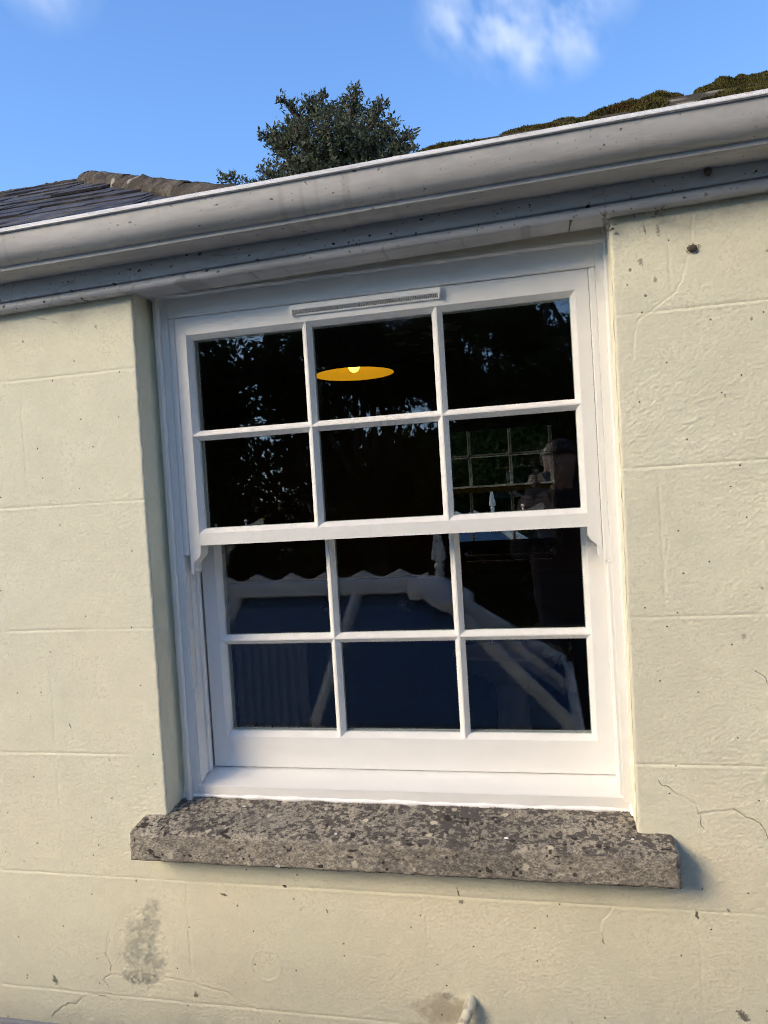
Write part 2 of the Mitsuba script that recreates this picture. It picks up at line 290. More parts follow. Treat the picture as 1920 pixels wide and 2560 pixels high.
def tube(pts, r, n=10, cap=True):
    pts = np.asarray(pts, float); r = np.broadcast_to(r, len(pts))
    t = np.gradient(pts, axis=0); t /= np.linalg.norm(t, axis=1, keepdims=True) + 1e-12
    ref = np.array([.13, .31, .94]) if abs(t[0][2]) < .9 else np.array([1., .1, 0])
    a = np.cross(t, ref); a /= np.linalg.norm(a, axis=1, keepdims=True); b = np.cross(t, a)
    ang = np.arange(n) * 2 * np.pi / n
    v = (pts[:, None] + r[:, None, None] * (np.cos(ang)[None, :, None] * a[:, None] + np.sin(ang)[None, :, None] * b[:, None])).reshape(-1, 3)
    f = []
    for i in range(len(pts) - 1):
        for j in range(n):
            k = (j + 1) % n
            f += [[i * n + j, i * n + k, (i + 1) * n + k], [i * n + j, (i + 1) * n + k, (i + 1) * n + j]]
    if cap:
        v = np.vstack([v, pts[0], pts[-1]]); q = len(v)
        for j in range(n):
            k = (j + 1) % n
            f += [[q - 2, k, j], [q - 1, (len(pts) - 1) * n + j, (len(pts) - 1) * n + k]]
    return trimesh.Trimesh(v, f, process=False)
def blob(segs, edge=.02, rounds=6):
    """Union of hulls of sphere chains, refined and smoothed: segs is a list of lists of (point, radius)."""
    M = None
    for s in segs:
        h = Manifold.batch_hull([Manifold.sphere(r, 14).translate(tuple(map(float, p))) for p, r in s])
        M = h if M is None else M + h
    M = M.refine_to_length(edge).to_mesh()
    m = trimesh.Trimesh(M.vert_properties[:, :3], M.tri_verts, process=True)
    trimesh.smoothing.filter_taubin(m, iterations=rounds)
    return m
def disp(m, amp, freq, seed=0, octaves=3):
    v = np.array(m.vertices); n = np.array(m.vertex_normals)
    m = trimesh.Trimesh(v + n * (amp * (meshkit.fbm(v * freq + 31.7, octaves, seed) - .5) * 2)[:, None], m.faces, process=False)
    return m

# ------------------------------------------------------------------ the house: rendered wall with lined-out blocks
XL, XR, ZS = -.601, .575, -.700         # the opening
COURSES = [.80, .498, .157, -.178, -.512, -.843, -1.168, -1.42]
JOINTS = {0: [-1.25, .70, 1.35], 1: [-.95, .96], 2: [-1.2, .655], 3: [-.921, .98], 4: [-.921, -.30, .34, .97], 5: [-1.19, -.562, .069, .69], 6: [-.90, -.27, .37, 1.0]}
def polyd(X, Z, pts):
    """Distance to a polyline and the signed side of its nearest segment."""
    D = np.full(X.shape, 9.); S = np.zeros(X.shape)
    for (ax, az), (bx, bz) in zip(pts[:-1], pts[1:]):
        ux, uz = bx - ax, bz - az; L = ux * ux + uz * uz
        t = np.clip(((X - ax) * ux + (Z - az) * uz) / L, 0, 1)
        d = np.hypot(X - ax - t * ux, Z - az - t * uz); s = ux * (Z - az) - uz * (X - ax)
        w = d < D; D = np.where(w, d, D); S = np.where(w, s, S)
    return D, S
def relief(X, Z):
    """How far the wall's face stands proud at (x, z), in metres."""
    P = np.stack([X, np.zeros_like(X), Z], -1)
    rough = np.clip((meshkit.fbm(P * 3.1 + 5, 3, 2) - .2) * 1.6, .35, .8) * (1 + .45 * np.clip((X - .55) * 20, 0, 1))
    warp = (meshkit.fbm(P * 9 + 2, 2, 8) - .5)[..., None] * .05
    h = .004 * (meshkit.fbm(P * 2.2, 3, 1) - .5)
    h += rough * (.0004 * (meshkit.fbm(P * np.array([46., 1, 50.]), 2, 4) - .5) + .0007 * (meshkit.noise((P + warp * .05) * np.array([118., 1, 131.]), 9) - .5) + .0013 * (meshkit.noise(P * np.array([183., 1, 197.]) + 7, 10) - .5))
    lumps = meshkit.fbm(P * 24 + 9, 2, 12)
    h += .0004 * np.clip((lumps - .6) * 6, 0, 1) * rough
    wob = .004 * (meshkit.fbm(P * np.array([11., 1, 3.]), 3, 21) - .5)
    for z in COURSES[1:-1]:
        q = (Z - z - wob) / .0029
        wear = np.clip(2.1 * meshkit.fbm(P * np.array([4., 1, 1.]) + z, 3, 31) - .40, .05, 1.1)
        h -= .0015 * wear * np.exp(-q * q) - .0004 * wear * np.exp(-((q + 2.0) ** 2))
    for i, xs in JOINTS.items():
        inside = (Z < COURSES[i]) & (Z > COURSES[i + 1])
        for x in xs:
            q = (X - x - wob) / .0032
            h -= .0007 * np.clip(2.2 * meshkit.fbm(P * np.array([1., 1, 6.]) + x, 2, 33) - .6, 0, 1) * inside * np.exp(-q * q)
    jag = .006 * (meshkit.fbm(P * 70 + 3, 2, 41) - .5)
    for pts, dep, step in CRACKS:
        m = (X > min(p[0] for p in pts) - .06) & (X < max(p[0] for p in pts) + .06) & (Z > min(p[1] for p in pts) - .06) & (Z < max(p[1] for p in pts) + .06)
        if not m.any(): continue
        d, s = polyd(X[m] + jag[m], Z[m] + jag[m] * .7, pts)
        g = -.7 * dep * np.exp(-(d / .0019) ** 2)
        if step: g += dep * .22 * np.where(s > 0, 1, -1) * np.exp(-d / .018)
        h[m] += g
    d = np.hypot(X + .353 + .5 * jag, Z + 1.052 + .5 * jag)
    ring = .040 + .004 * (meshkit.fbm(P * 30, 2, 55) - .5)
    h += .0005 * np.exp(-((d - ring) / .0035) ** 2) + .0008 * (d < ring) * (meshkit.fbm(P * 90, 2, 57) - .5) * 2
    st = np.clip(1.25 - np.hypot((X + .70) / .07, (Z + 1.04) / .11), 0, 1)
    h += -.0012 * np.clip(st * 4, 0, 1) + .0026 * np.clip(st * 4, 0, 1) * (meshkit.fbm(P * 130, 2, 61) - .5)
    # the arrises of the opening are rounded and a little chipped
    chip = .004 * (meshkit.fbm(P * 28, 3, 71) - .5)
    e = np.maximum(np.minimum(np.abs(X - XL), np.abs(X - XR)) + chip, 0)
    near = np.clip(1 - e / .007, 0, 1) * (Z > ZS - .02)
    return h - .0055 * (1 - np.sqrt(1 - near * near))

def lines(a, b, fa, fb, fine, coarse, extra=()):
    """Grid lines from a to b, fine between fa and fb."""
    pts = [a, b] + [e for e in extra if a < e < b]
    for lo, hi, st in ((a, min(b, fa), coarse), (max(a, fa), min(b, fb), fine), (max(a, fb), b, coarse)):
        if hi - lo > 1e-6: pts += list(np.linspace(lo, hi, max(2, int(round((hi - lo) / st)) + 1)))
    pts = np.unique(np.round(pts, 6))
    keep = [pts[0]] + [p for p, q in zip(pts[1:], np.diff(pts)) if q > 4e-4]
    keep[-1] = b
    return np.array(keep)
def grid_mesh(xs, zs, keep=None):
    X, Z = np.meshgrid(xs, zs, indexing='ij')
    n, m = X.shape
    i, j = np.meshgrid(np.arange(n - 1), np.arange(m - 1), indexing='ij')
    f = np.stack([i * m + j, (i + 1) * m + j, (i + 1) * m + j + 1, i * m + j + 1], -1)
    if keep is not None:
        cx, cz = (xs[:-1] + xs[1:])[:, None] / 2 + 0 * i, (zs[:-1] + zs[1:])[None, :] / 2 + 0 * j
        f = f[keep(cx, cz)]
    f = f.reshape(-1, 4)
    f = np.vstack([f[:, [0, 1, 2]], f[:, [0, 2, 3]]])
    return X, Z, f
def tidy(v, f):
    used, inv = np.unique(f, return_inverse=True)
    return trimesh.Trimesh(v[used], inv.reshape(-1, 3), process=False)
def in_opening(x, z): return (x > XL) & (x < XR) & (z > ZS)
WX0, WX1 = -2.6, 2.6
for i in range(len(COURSES) - 1):
    z1, z0 = COURSES[i], COURSES[i + 1]
    xs_all = sorted([WX0, WX1] + JOINTS[i])
    if i < 4: xs_all = sorted(set(xs_all + [XL, XR]))
    for a, b in zip(xs_all[:-1], xs_all[1:]):
        if i < 4 and a >= XL - 1e-9 and b <= XR + 1e-9: continue
        xs = lines(a, b, -1.19, .96, .0025, .03, (XL, XR)); zs = lines(z0, z1, -1.32, .78, .0025, .03, (ZS,))
        X, Z, f = grid_mesh(xs, zs, lambda x, z: ~in_opening(x, z))
        if not len(f): continue
        h = relief(X, Z)
        tilt = np.exp(-((X - XR) / .02) ** 2) * (Z - 0.0) * .0075
        v = np.stack([X + tilt, -h, Z], -1).reshape(-1, 3)
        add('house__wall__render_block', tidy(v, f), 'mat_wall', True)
labels['house'] = {'label': 'cream rendered house with scored block lines round the white window', 'category': 'house'}
labels['house__wall'] = {'label': 'cream painted stucco wall, flaking and stained near its foot'}
# reveals
def reveal(x, sgn):
    ys = np.linspace(.0, .128, 33); zs = lines(ZS, .86, ZS, .86, .004, .004)
    Y, Z = np.meshgrid(ys, zs, indexing='ij')
    P = np.stack([0 * Y + x, Y, Z], -1)
    h = .004 * (meshkit.fbm(P * np.array([1, 26, 30.]), 3, 3) - .5) + .0016 * (meshkit.fbm(P * 120, 2, 4) - .5)
    for z in COURSES[1:4] + [-.512]:
        h -= .0012 * np.exp(-((Z - z) / .003) ** 2)
    yy = Y + np.where(Y < 1e-6, .0045, 0)
    v = np.stack([x + sgn * h + (.0075 * Z if x > 0 else 0), yy, Z], -1).reshape(-1, 3)
    m = Y.shape[1]; f = []
    i, j = np.meshgrid(np.arange(Y.shape[0] - 1), np.arange(m - 1), indexing='ij')
    f = np.stack([i * m + j, (i + 1) * m + j, (i + 1) * m + j + 1, i * m + j + 1], -1).reshape(-1, 4)
    return trimesh.Trimesh(v, np.vstack([f[:, [0, 1, 2]], f[:, [0, 2, 3]]]), process=False)
k = add('house__reveal', reveal(XL, 1), 'mat_wall', True); labels[k] = {'label': 'shaded rendered reveal to the left of the window'}
k = add('house__reveal', reveal(XR, -1), 'mat_wall_pale', True); labels[k] = {'label': 'narrow bright rendered reveal to the right of the window'}
# solid masonry behind the render
core = [cbox(WX0, XL - .012, .016, .26, -1.42, .80, .001), cbox(XR + .018, WX1, .016, .26, -1.42, .80, .001), cbox(XL - .012, XR + .018, .016, .26, -1.42, -.765, .001), cbox(WX0, WX1, .052, .26, .80, .845, .001),
        cbox(XL - .012, XR + .018, .05, .26, .735, .80, .001), cbox(XL - .012, XR + .018, .126, .26, -.765, -.662, .001)]
add('house__masonry', cat(core), 'mat_wall_pale')

# fascia board with a groove and a bead, sloping a little to the left
def along_x(profile, slope, x0, x1, step=.03, wob=.0, seed=0, closed=True):
    xs = np.linspace(x0, x1, int((x1 - x0) / step) + 2)
    pr = np.array(profile, float); n = len(pr)
    w = (meshkit.fbm(np.stack([xs * 2.3, xs * 0, xs * 0], -1), 3, seed) - .5) * 2 * wob
    w2 = (meshkit.fbm(np.stack([xs * 2.9 + 50, xs * 0, xs * 0], -1), 3, seed + 3) - .5) * 2 * wob
    v = np.stack([np.repeat(xs, n), np.tile(pr[:, 0], len(xs)) + np.repeat(w2, n), np.tile(pr[:, 1], len(xs)) + np.repeat(w + slope * xs, n)], 1)
    f = []
    m = n if closed else n - 1
    i, j = np.meshgrid(np.arange(len(xs) - 1), np.arange(m), indexing='ij'); k = (j + 1) % n
    f = np.stack([i * n + j, i * n + k, (i + 1) * n + k, (i + 1) * n + j], -1).reshape(-1, 4)
    f = np.vstack([f[:, [0, 1, 2]], f[:, [0, 2, 3]]])
    mesh = trimesh.Trimesh(v, f, process=False)
    if closed and mesh.volume < 0: mesh.invert()
    return mesh
FS = .0245
prof = [(.050, .7005), (-.016, .7000), (-.0215, .6985)] + [(-.0225 - .0085 * math.sin(t), .7105 - .0115 * math.cos(t)) for t in np.linspace(.25, 2.75, 8)] + [(-.0235, .7222), (-.0205, .7232), (-.0205, .7245), (-.0285, .7256), (-.0295, .728), (-.0295, .80), (.05, .80)]
k = add('house__fascia_board', along_x(prof, FS, WX0, WX1, .03, .0006, 4), 'mat_fascia', 35)
labels[k] = {'label': 'grey weathered fascia board with a groove and a rounded bead'}
# roofs
TL, TR_ = .613, .532
def plane_l(x, y): return .85 + TL * (y + .06)
def plane_r(x, y): return .862 + TR_ * (y + .06)
XV = -.262; YR = 1.04; ZR = plane_l(0, YR)
def quad(a, b, c, d): return trimesh.Trimesh([a, b, c, d], [[0, 1, 2], [0, 2, 3]], process=False)
e = -.012
ax_ = XV - (YR + .06)
under = cat([quad((-4, -.06, .85 + e), (XV, -.06, .85 + e), (ax_, YR, ZR + e), (-4, YR, ZR + e)), quad((XV, -.06, .85 + e), (XV, 2 * YR + .06, .85 + e), (ax_, YR, ZR + e), (ax_, YR, ZR + e - .001)),
             quad((-4, YR, ZR + e), (ax_, YR, ZR + e), (XV, 2 * YR + .06, .85 + e), (-4, 2 * YR + .06, .85 + e))])
add('house__roof', under, 'mat_slate_1'); labels['house__roof'] = {'label': 'purple-grey slate roof on the left behind the gutter'}
# slates of the left slope, each one cut to the hip
reg = Polygon([(-2.75, -.075), (XV - .03, -.075), (ax_ + .0, YR - .02), (-2.75, YR - .02)])
sl = 1 / math.cos(math.atan(TL)); EXP = .125
row = 0; yy = -.07
nrm = np.array([0, -math.sin(math.atan(TL)), math.cos(math.atan(TL))])
while yy < YR - .03:
    dy = EXP / sl; x = -2.75 - random.random() * .2 - (row % 2) * .11
    while x < XV:
        w = .205 + random.uniform(-.02, .03)
        sag = random.gauss(0, .007); j = [sag + random.uniform(-.006, .006) for _ in range(6)]
        p = Polygon([(x + .0015, yy + j[0]), (x + w * .35, yy + j[1]), (x + w * .7, yy + j[2]), (x + w - .0015, yy + j[3]), (x + w - .0015, yy + dy * 2.1), (x + .0015, yy + dy * 2.1)]).intersection(reg)
        x += w
        if p.is_empty or p.geom_type != 'Polygon' or p.area < 4e-4: continue
        p = p.simplify(.0005)
        th = random.uniform(.006, .009)
        m = trimesh.creation.extrude_polygon(p, th, engine='earcut')
        v = np.array(m.vertices)
        lift = random.uniform(.005, .014) * np.clip(1 - (v[:, 1] - yy) / (dy * 2.1), 0, 1) + random.uniform(0, .003) + random.uniform(-.001, .0015) * (v[:, 0] - x)
        z = .85 + TL * (v[:, 1] + .06) - .008
        vv = np.stack([v[:, 0], v[:, 1], z], 1) + nrm * (v[:, 2] + lift)[:, None]
        add('house__roof__slate', trimesh.Trimesh(vv, m.faces, process=False), f'mat_slate_{random.choice((0, 0, 1, 2))}')
    yy += dy; row += 1
def hip_run(p0, p1, r, seg, base, seed, rough=.016):
    p0, p1 = np.array(p0, float), np.array(p1, float)
    add(base.rsplit('__', 1)[0] + '__mortar_bed', disp(tube(np.linspace(p0, p1, 60) + [0, 0, -.012], r * .86, 14), .006, 40, seed), 'mat_hip', True)
    L = np.linalg.norm(p1 - p0); n = max(1, int(L / seg)); d = (p1 - p0) / L
    side = np.cross(d, [0, 0, 1]); side /= np.linalg.norm(side); up = np.cross(side, d)
    for i in range(n):
        a, b = p0 + d * (i * L / n - .01), p0 + d * ((i + 1) * L / n + .012)
        ts = np.linspace(0, 1, 22); an = np.linspace(-.75, np.pi + .75, 22)
        A, B = np.meshgrid(ts, an, indexing='ij')
        lift = .0025 * (i % 2)
        v = a + (b - a) * A[..., None] + (r * 1.12 * np.cos(B))[..., None] * side + (r * .85 * np.sin(B) + lift - .018)[..., None] * up
        nn = np.cos(B)[..., None] * side + np.sin(B)[..., None] * up
        dd = (meshkit.fbm(v * 11, 3, seed) - .42) * 2 * rough * .8 + np.clip(meshkit.fbm(v * 26, 3, seed + 1) - .52, 0, 1) * rough * 2.4 + (meshkit.fbm(v * 62, 2, seed + 2) - .5) * rough * 2.2
        v = (v + nn * dd[..., None]).reshape(-1, 3); m = 22
        I, J = np.meshgrid(np.arange(21), np.arange(21), indexing='ij')
        f = np.stack([I * m + J, (I + 1) * m + J, (I + 1) * m + J + 1, I * m + J + 1], -1).reshape(-1, 4)
        add(base, trimesh.Trimesh(v, np.vstack([f[:, [0, 1, 2]], f[:, [0, 2, 3]]]), process=False), 'mat_hip', 50)
hip_run((ax_, YR, ZR), (XV, -.06, .85), .052, .16, 'house__roof__hip_tile', 3, .008)
hip_run((ax_ - 1.9, YR, ZR), (ax_, YR, ZR), .026, .20, 'house__roof__ridge_tile', 9, .008)
# the right roof, old tiles under moss
XC = -.25
under = cat([quad((XC, -.06, .862 + e), (4, -.06, .862 + e), (4, 2.6, plane_r(0, 2.6) + e), (XC + 1.09 * 2.66, 2.6, plane_r(0, 2.6) + e)), quad((XC, -.06, .862 + e), (XC + 1.09 * 2.66, 2.6, plane_r(0, 2.6) + e), (XC + 1.0, 4.6, .862 + e), (XC, 4.6, .862 + e))])
add('house__roof_001', under, 'mat_oldtile'); labels['house__roof_001'] = {'label': 'mossy old roof rising to the right above the gutter'}
reg = Polygon([(XC + .02, -.075), (2.3, -.075), (2.3, 1.0), (XC + 1.09 * 1.06, 1.0)])
sl = 1 / math.cos(math.atan(TR_)); yy = -.07; row = 0
nrm = np.array([0, -math.sin(math.atan(TR_)), math.cos(math.atan(TR_))])
while yy < .98:
    dy = .15 / sl; x = XC - random.random() * .2
    while x < 2.3:
        w = .25
        p = Polygon([(x + .002, yy), (x + w - .002, yy), (x + w - .002, yy + dy * 1.9), (x + .002, yy + dy * 1.9)]).intersection(reg); x += w
        if p.is_empty or p.geom_type != 'Polygon' or p.area < 4e-4: continue
        m = trimesh.creation.extrude_polygon(p, .010, engine='earcut'); v = np.array(m.vertices)
        lift = .018 * np.clip(1 - (v[:, 1] - yy) / (dy * 1.9), 0, 1)
        vv = np.stack([v[:, 0], v[:, 1], .862 + TR_ * (v[:, 1] + .06) - .010], 1) + nrm * (v[:, 2] + lift)[:, None]
        add('house__roof_001__slate', trimesh.Trimesh(vv, m.faces, process=False), 'mat_oldtile')
    yy += dy; row += 1
hip_run((XC, -.06, .862), (XC + 1.09 * 1.9, 1.84, plane_r(0, 1.84)), .016, .22, 'house__roof_001__hip_tile', 14, .004)
# moss: cushions of many small tufts
def moss_mesh(spots, seed):
    g = np.random.default_rng(seed); V, F, n = [], [], 0
    for x, y, r, hgt in spots:
        k = int(5200 * (r / .1) ** 1.5)
        a, q = g.uniform(0, 2 * np.pi, k), np.sqrt(g.uniform(0, 1, k))
        lx, ly = q * np.cos(a), q * np.sin(a)
        px, py = x + lx * r * 1.5, y + ly * r
        lump = meshkit.fbm(np.stack([px, py, py * 0], -1) * 22, 3, seed)
        top = hgt * np.sqrt(np.maximum(1 - q * q, 0)) * (.35 + 1.2 * lump)
        base = np.stack([px, py, plane_r(px, py) + .004 + top], -1)
        t = np.stack([g.normal(0, .45, k) + lx * .7, g.normal(0, .45, k) + ly * .7 - .2, g.uniform(.5, 1, k)], -1); t /= np.linalg.norm(t, axis=1, keepdims=True)
        L = g.uniform(.004, .010, k)[:, None]
        s = np.cross(t, g.normal(0, 1, (k, 3))); s /= np.linalg.norm(s, axis=1, keepdims=True)
        v = np.stack([base - s * L * .35, base + s * L * .35, base + t * L], 1).reshape(-1, 3)
        V.append(v); F.append(np.arange(k * 3).reshape(-1, 3) + n); n += k * 3
        # the body of the cushion
        gx, gy = np.meshgrid(np.linspace(-1, 1, 22), np.linspace(-1, 1, 22), indexing='ij'); rr = np.hypot(gx, gy)
        X, Y = x + gx * r * 1.5, y + gy * r
        lump = meshkit.fbm(np.stack([X, Y, Y * 0], -1) * 22, 3, seed)
        Z = plane_r(X, Y) - .012 * (rr > 1) + .003 + hgt * np.sqrt(np.maximum(1 - rr * rr, 0)) * (.35 + 1.2 * lump)
        I, J = np.meshgrid(np.arange(21), np.arange(21), indexing='ij')
        f = np.stack([I * 22 + J, (I + 1) * 22 + J, (I + 1) * 22 + J + 1, I * 22 + J + 1], -1).reshape(-1, 4)
        V.append(np.stack([X, Y, Z], -1).reshape(-1, 3)); F.append(np.vstack([f[:, [0, 1, 2]], f[:, [0, 2, 3]]]) + n); n += 484
    return trimesh.Trimesh(np.vstack(V), np.vstack(F), process=False)
gm = np.random.default_rng(5); spots = []
for t in np.linspace(.12, 1.9, 40):          # along the hip
    if t > .55 and gm.random() < .75: spots.append((XC + 1.09 * t + gm.normal(.05, .04), -.06 + t * gm.uniform(.86, .99), gm.uniform(.018, .04), gm.uniform(.008, .022)))
for _ in range(270):                          # on the slope
    t = gm.uniform(.22, 1.95); x = gm.uniform(XC + 1.09 * t - .02, 2.3)
    if .66 < x - .256 * t < .80 or (x < .45 and gm.random() < .25): continue     # a bare strip
    spots.append((x, -.06 + t, gm.uniform(.03, .08), gm.uniform(.012, .034) * (.6 if x < .5 else 1.0)))
k = add('moss', moss_mesh(spots, 8), 'mat_moss'); tag(k, 'green and rust moss cushions on the roof above the gutter at right', 'moss', kind='stuff')

# ------------------------------------------------------------------ the gutter
GS = .0182
def ogee(z):
    return z
gp = [(-.030, .7645), (-.1085, .7640), (-.1100, .7650), (-.1100, .7745), (-.1120, .7757), (-.1190, .7768), (-.1270, .7800), (-.1345, .7860), (-.1400, .7950), (-.1430, .8060), (-.1445, .8190), (-.1450, .8300), (-.1452, .8412),
      (-.1400, .8412), (-.1400, .8160), (-.1330, .7960), (-.1220, .7850), (-.1050, .7800), (-.0360, .7740), (-.0355, .8600), (-.0305, .8600)]
add('gutter__trough', along_x(gp, GS, WX0, WX1, .02, .0012, 12), 'mat_gutter', 28)
lp = [(-.1400, .8414), (-.1500, .8410), (-.1524, .8424), (-.1522, .8445), (-.1452, .8545), (-.1430, .8552), (-.1400, .8535)]
k = add('gutter__lip', along_x(lp, GS, WX0, WX1, .02, .0012, 12), 'mat_lip', 28); labels[k] = {'label': 'bright white top lip of the gutter'}
tag('gutter', 'long grey ogee eaves gutter with a bright top lip, running above the window', 'gutter')
# debris hanging at the eaves
def twigs(n, c, s, seed):
    g = np.random.default_rng(seed); ms = []
    for _ in range(n):
        a = np.array(c) + g.normal(0, 1, 3) * s; d = g.normal(0, 1, 3); d /= np.linalg.norm(d)
        L = g.uniform(.004, .016); ms.append(tube([a, a + d * L * .5 + g.normal(0, .001, 3), a + d * L], [.0009, .0007, .0003], 5))
    return cat(ms)
k = add('wasp_nest_remnant', cat([disp(trimesh.creation.icosphere(3, .009), .003, 150, 2), twigs(10, (0, 0, 0), (.006, .004, .006), 3)]), 'mat_bark', True)
scene[k]['to_world'] = T().translate([.748, -.005, .624]).scale([1.25, .6, .85]); tag(k, 'dark crumbly insect nest stuck on the cream wall right of the window', 'nest')
k = add('cobweb_debris', cat([twigs(16, (.5665, -.036, .700), (.002, .003, .010), 4), twigs(8, (.572, -.012, .690), (.006, .004, .006), 14)]), 'mat_bark')
tag(k, 'dark webby tuft of debris under the fascia at the window corner', 'debris')
k = add('cobweb_debris', cat([twigs(14, (.681, -.022, .706), (.006, .006, .006), 5), twigs(6, (.66, -.015, .702), (.02, .004, .003), 15)]), 'mat_bark')
tag(k, 'webby tuft of debris hanging under the fascia over the right wall', 'debris')
k = add('spider_egg_sac', disp(trimesh.creation.icosphere(3, .0085), .002, 200, 5), 'mat_bark', True)
scene[k]['to_world'] = T().translate([.780, -.036, .770]); tag(k, 'small dark round sac where gutter meets fascia at far right', 'sac')

# ------------------------------------------------------------------ the stone sill
def stone():
    x0, x1, y0, y1 = -.668, .648, -.080, .124
    st = .004
    def z_top(y): return -.6785 + .021 * np.clip((y + .08) / .19, 0, 1.2)
    parts = []
    def patch(fn, us, vs):
        U, V = np.meshgrid(us, vs, indexing='ij'); P = fn(U, V).reshape(-1, 3); m = len(vs)
        I, J = np.meshgrid(np.arange(len(us) - 1), np.arange(m - 1), indexing='ij')
        f = np.stack([I * m + J, (I + 1) * m + J, (I + 1) * m + J + 1, I * m + J + 1], -1).reshape(-1, 4)
        return trimesh.Trimesh(P, np.vstack([f[:, [0, 1, 2]], f[:, [0, 2, 3]]]), process=False)
    xs = np.arange(x0, x1 + 1e-6, st); xs[-1] = x1
    ys = np.arange(y0, y1 + 1e-6, st); ys[-1] = y1
    zb = -.7535
    ws = np.linspace(0, 1, 20)
    top = patch(lambda U, V: np.stack([U, V, z_top(V)], -1), xs, ys)
    front = patch(lambda U, V: np.stack([U, 0 * U + y0, zb + V * (z_top(y0) - zb)], -1), xs, ws)
    bot = patch(lambda U, V: np.stack([U, V, 0 * U + zb], -1), xs, ys[::-1])
    le = patch(lambda U, V: np.stack([0 * U + x0, U, zb + V * (z_top(U) - zb)], -1), ys[::-1], ws)
    ri = patch(lambda U, V: np.stack([0 * U + x1, U, zb + V * (z_top(U) - zb)], -1), ys, ws)
    m = cat([top, front, bot, le, ri]); m.merge_vertices(digits_vertex=5)
    v = np.array(m.vertices); c = np.array([(x0 + x1) / 2, .02, -.716])
    # weathered arrises: pull the edges in, then roughen
    dx = np.minimum(v[:, 0] - x0, x1 - v[:, 0]); dyf = v[:, 1] - y0; dzt = z_top(v[:, 1]) - v[:, 2]; dzb = v[:, 2] - zb
    wear = .006 + .010 * np.clip(meshkit.fbm(v * 20, 3, 91) - .35, 0, 1)
    e1 = np.clip(1 - (dyf + dzt) / wear, 0, 1); e2 = np.clip(1 - (dx + dzt) / wear, 0, 1); e3 = np.clip(1 - (dyf + dzb) / (wear * .6), 0, 1); e4 = np.clip(1 - (dx + dyf) / wear, 0, 1)
    v[:, 1] += .45 * wear * (e1 + e3 + e4); v[:, 2] -= .45 * wear * (e1 + e2); v[:, 2] += .3 * wear * e3
    v[:, 0] += np.sign(c[0] - v[:, 0]) * .45 * wear * (e2 + e4)
    n = np.array(trimesh.Trimesh(v, m.faces, process=False).vertex_normals)
    d = .0030 * (meshkit.fbm(v * 24, 3, 92) - .5) + .0026 * (meshkit.fbm(v * 85, 3, 93) - .5) - .0022 * np.clip(meshkit.fbm(v * 60 + 8, 2, 94) - .66, 0, 1) * 6
    v = v + n * d[:, None]
    m = trimesh.Trimesh(v, m.faces, process=False)
    if m.volume < 0: m.invert()
    return m
k = add('stone_sill', stone(), 'mat_stone', 40); tag(k, 'weathered grey stone sill blotched with dark lichen, below the white window', 'window sill')

# ------------------------------------------------------------------ the sash window
W = 'sash_window'
labels[W] = {'label': 'new white double-hung sash window of twelve panes above the stone sill', 'category': 'window'}
LF = .086                                            # front of the linings
TO, TI, LI, BI = .600, .5715, .5525, .5365           # trim outer, trim inner, lining inner, stop bead inner
for s in (-1, 1):
    ox = XL if s < 0 else XR
    pts = [(s * TI, .076), (s * (TI + .004), .073), (s * (TI + .010), .074), (s * (TI + .017), .079), (ox - s * .006, .092), (ox - s * .001, .104), (ox + s * .004, .108), (ox + s * .004, .130), (s * TI, .130)]
    add(f'{W}__frame__trim', prism(pts, -.662, .738, 'z'), 'mat_white', 40)
    add(f'{W}__frame__lining', cbox(s * TI, s * LI, LF, .13, -.640, .690, .0012), 'mat_white')
    add(f'{W}__frame__stop_bead', cbox(s * LI, s * BI, LF + .0035, .100, .0 if s < 0 else -.0575, .6372, .0025), 'mat_white')
    # below the horns: the open track, then the filler strip of the jamb
    add(f'{W}__frame__jamb', cat([cbox(s * (LI + .004), s * (LI + .02), .10, .236, -.628, .690, .001), cbox(s * (LI + .0005), s * (LI - .0035), .116, .172, -.612, .02, .0008),
                                  cbox(s * (LI + .0005), s * (LI - .0025), LF + .002, .0965, -.612, .0, .0008)]), 'mat_white')
    zf = -.3625 if s < 0 else -.058
    pts = [(LF + .0015, -.620), (LF + .0015, zf), (.1160, zf + .010), (.1160, -.612)]
    m = prism(pts, min(s * (LI + .001), s * (LI - .0075)), max(s * (LI + .001), s * (LI - .0075)), 'x')
    add(f'{W}__frame__jamb_filler', m, 'mat_white')
    add(f'{W}__frame__parting_bead', cbox(s * LI, s * (LI - .010), .139, .152, -.610, .636, .0015), 'mat_white')
hp = [(.076, .690), (.073, .694), (.074, .700), (.079, .709), (.092, .726), (.104, .738), (.13, .745), (.13, .690)]
add(f'{W}__frame__trim', prism(hp, -TI - .024, TI + .024, 'x'), 'mat_white', 40)
add(f'{W}__frame__lining', cbox(-LI, LI, LF, .13, .6375, .6905, .0015), 'mat_white')
add(f'{W}__frame__head', cbox(-LI, LI, .131, .236, .637, .70, .001), 'mat_white')
sp_ = [(.236, -.6085), (.178, -.6100), (.092, -.6268), (.0895, -.6285), (.0885, -.6550), (.236, -.6550)]
k = add(f'{W}__frame__sill', prism(sp_, -.575, .572, 'x'), 'mat_white', 30); labels[k] = {'label': 'sloping white timber sill of the window frame'}
add(f'{W}__frame__gap_blocker', cbox(-.545, .545, .206, .2355, -.6150, -.6062, .0008), 'mat_gap_shade')  # added dark closure, stops light from behind the gap under the sash
labels[f'{W}__frame'] = {'label': 'white box frame around both sashes'}
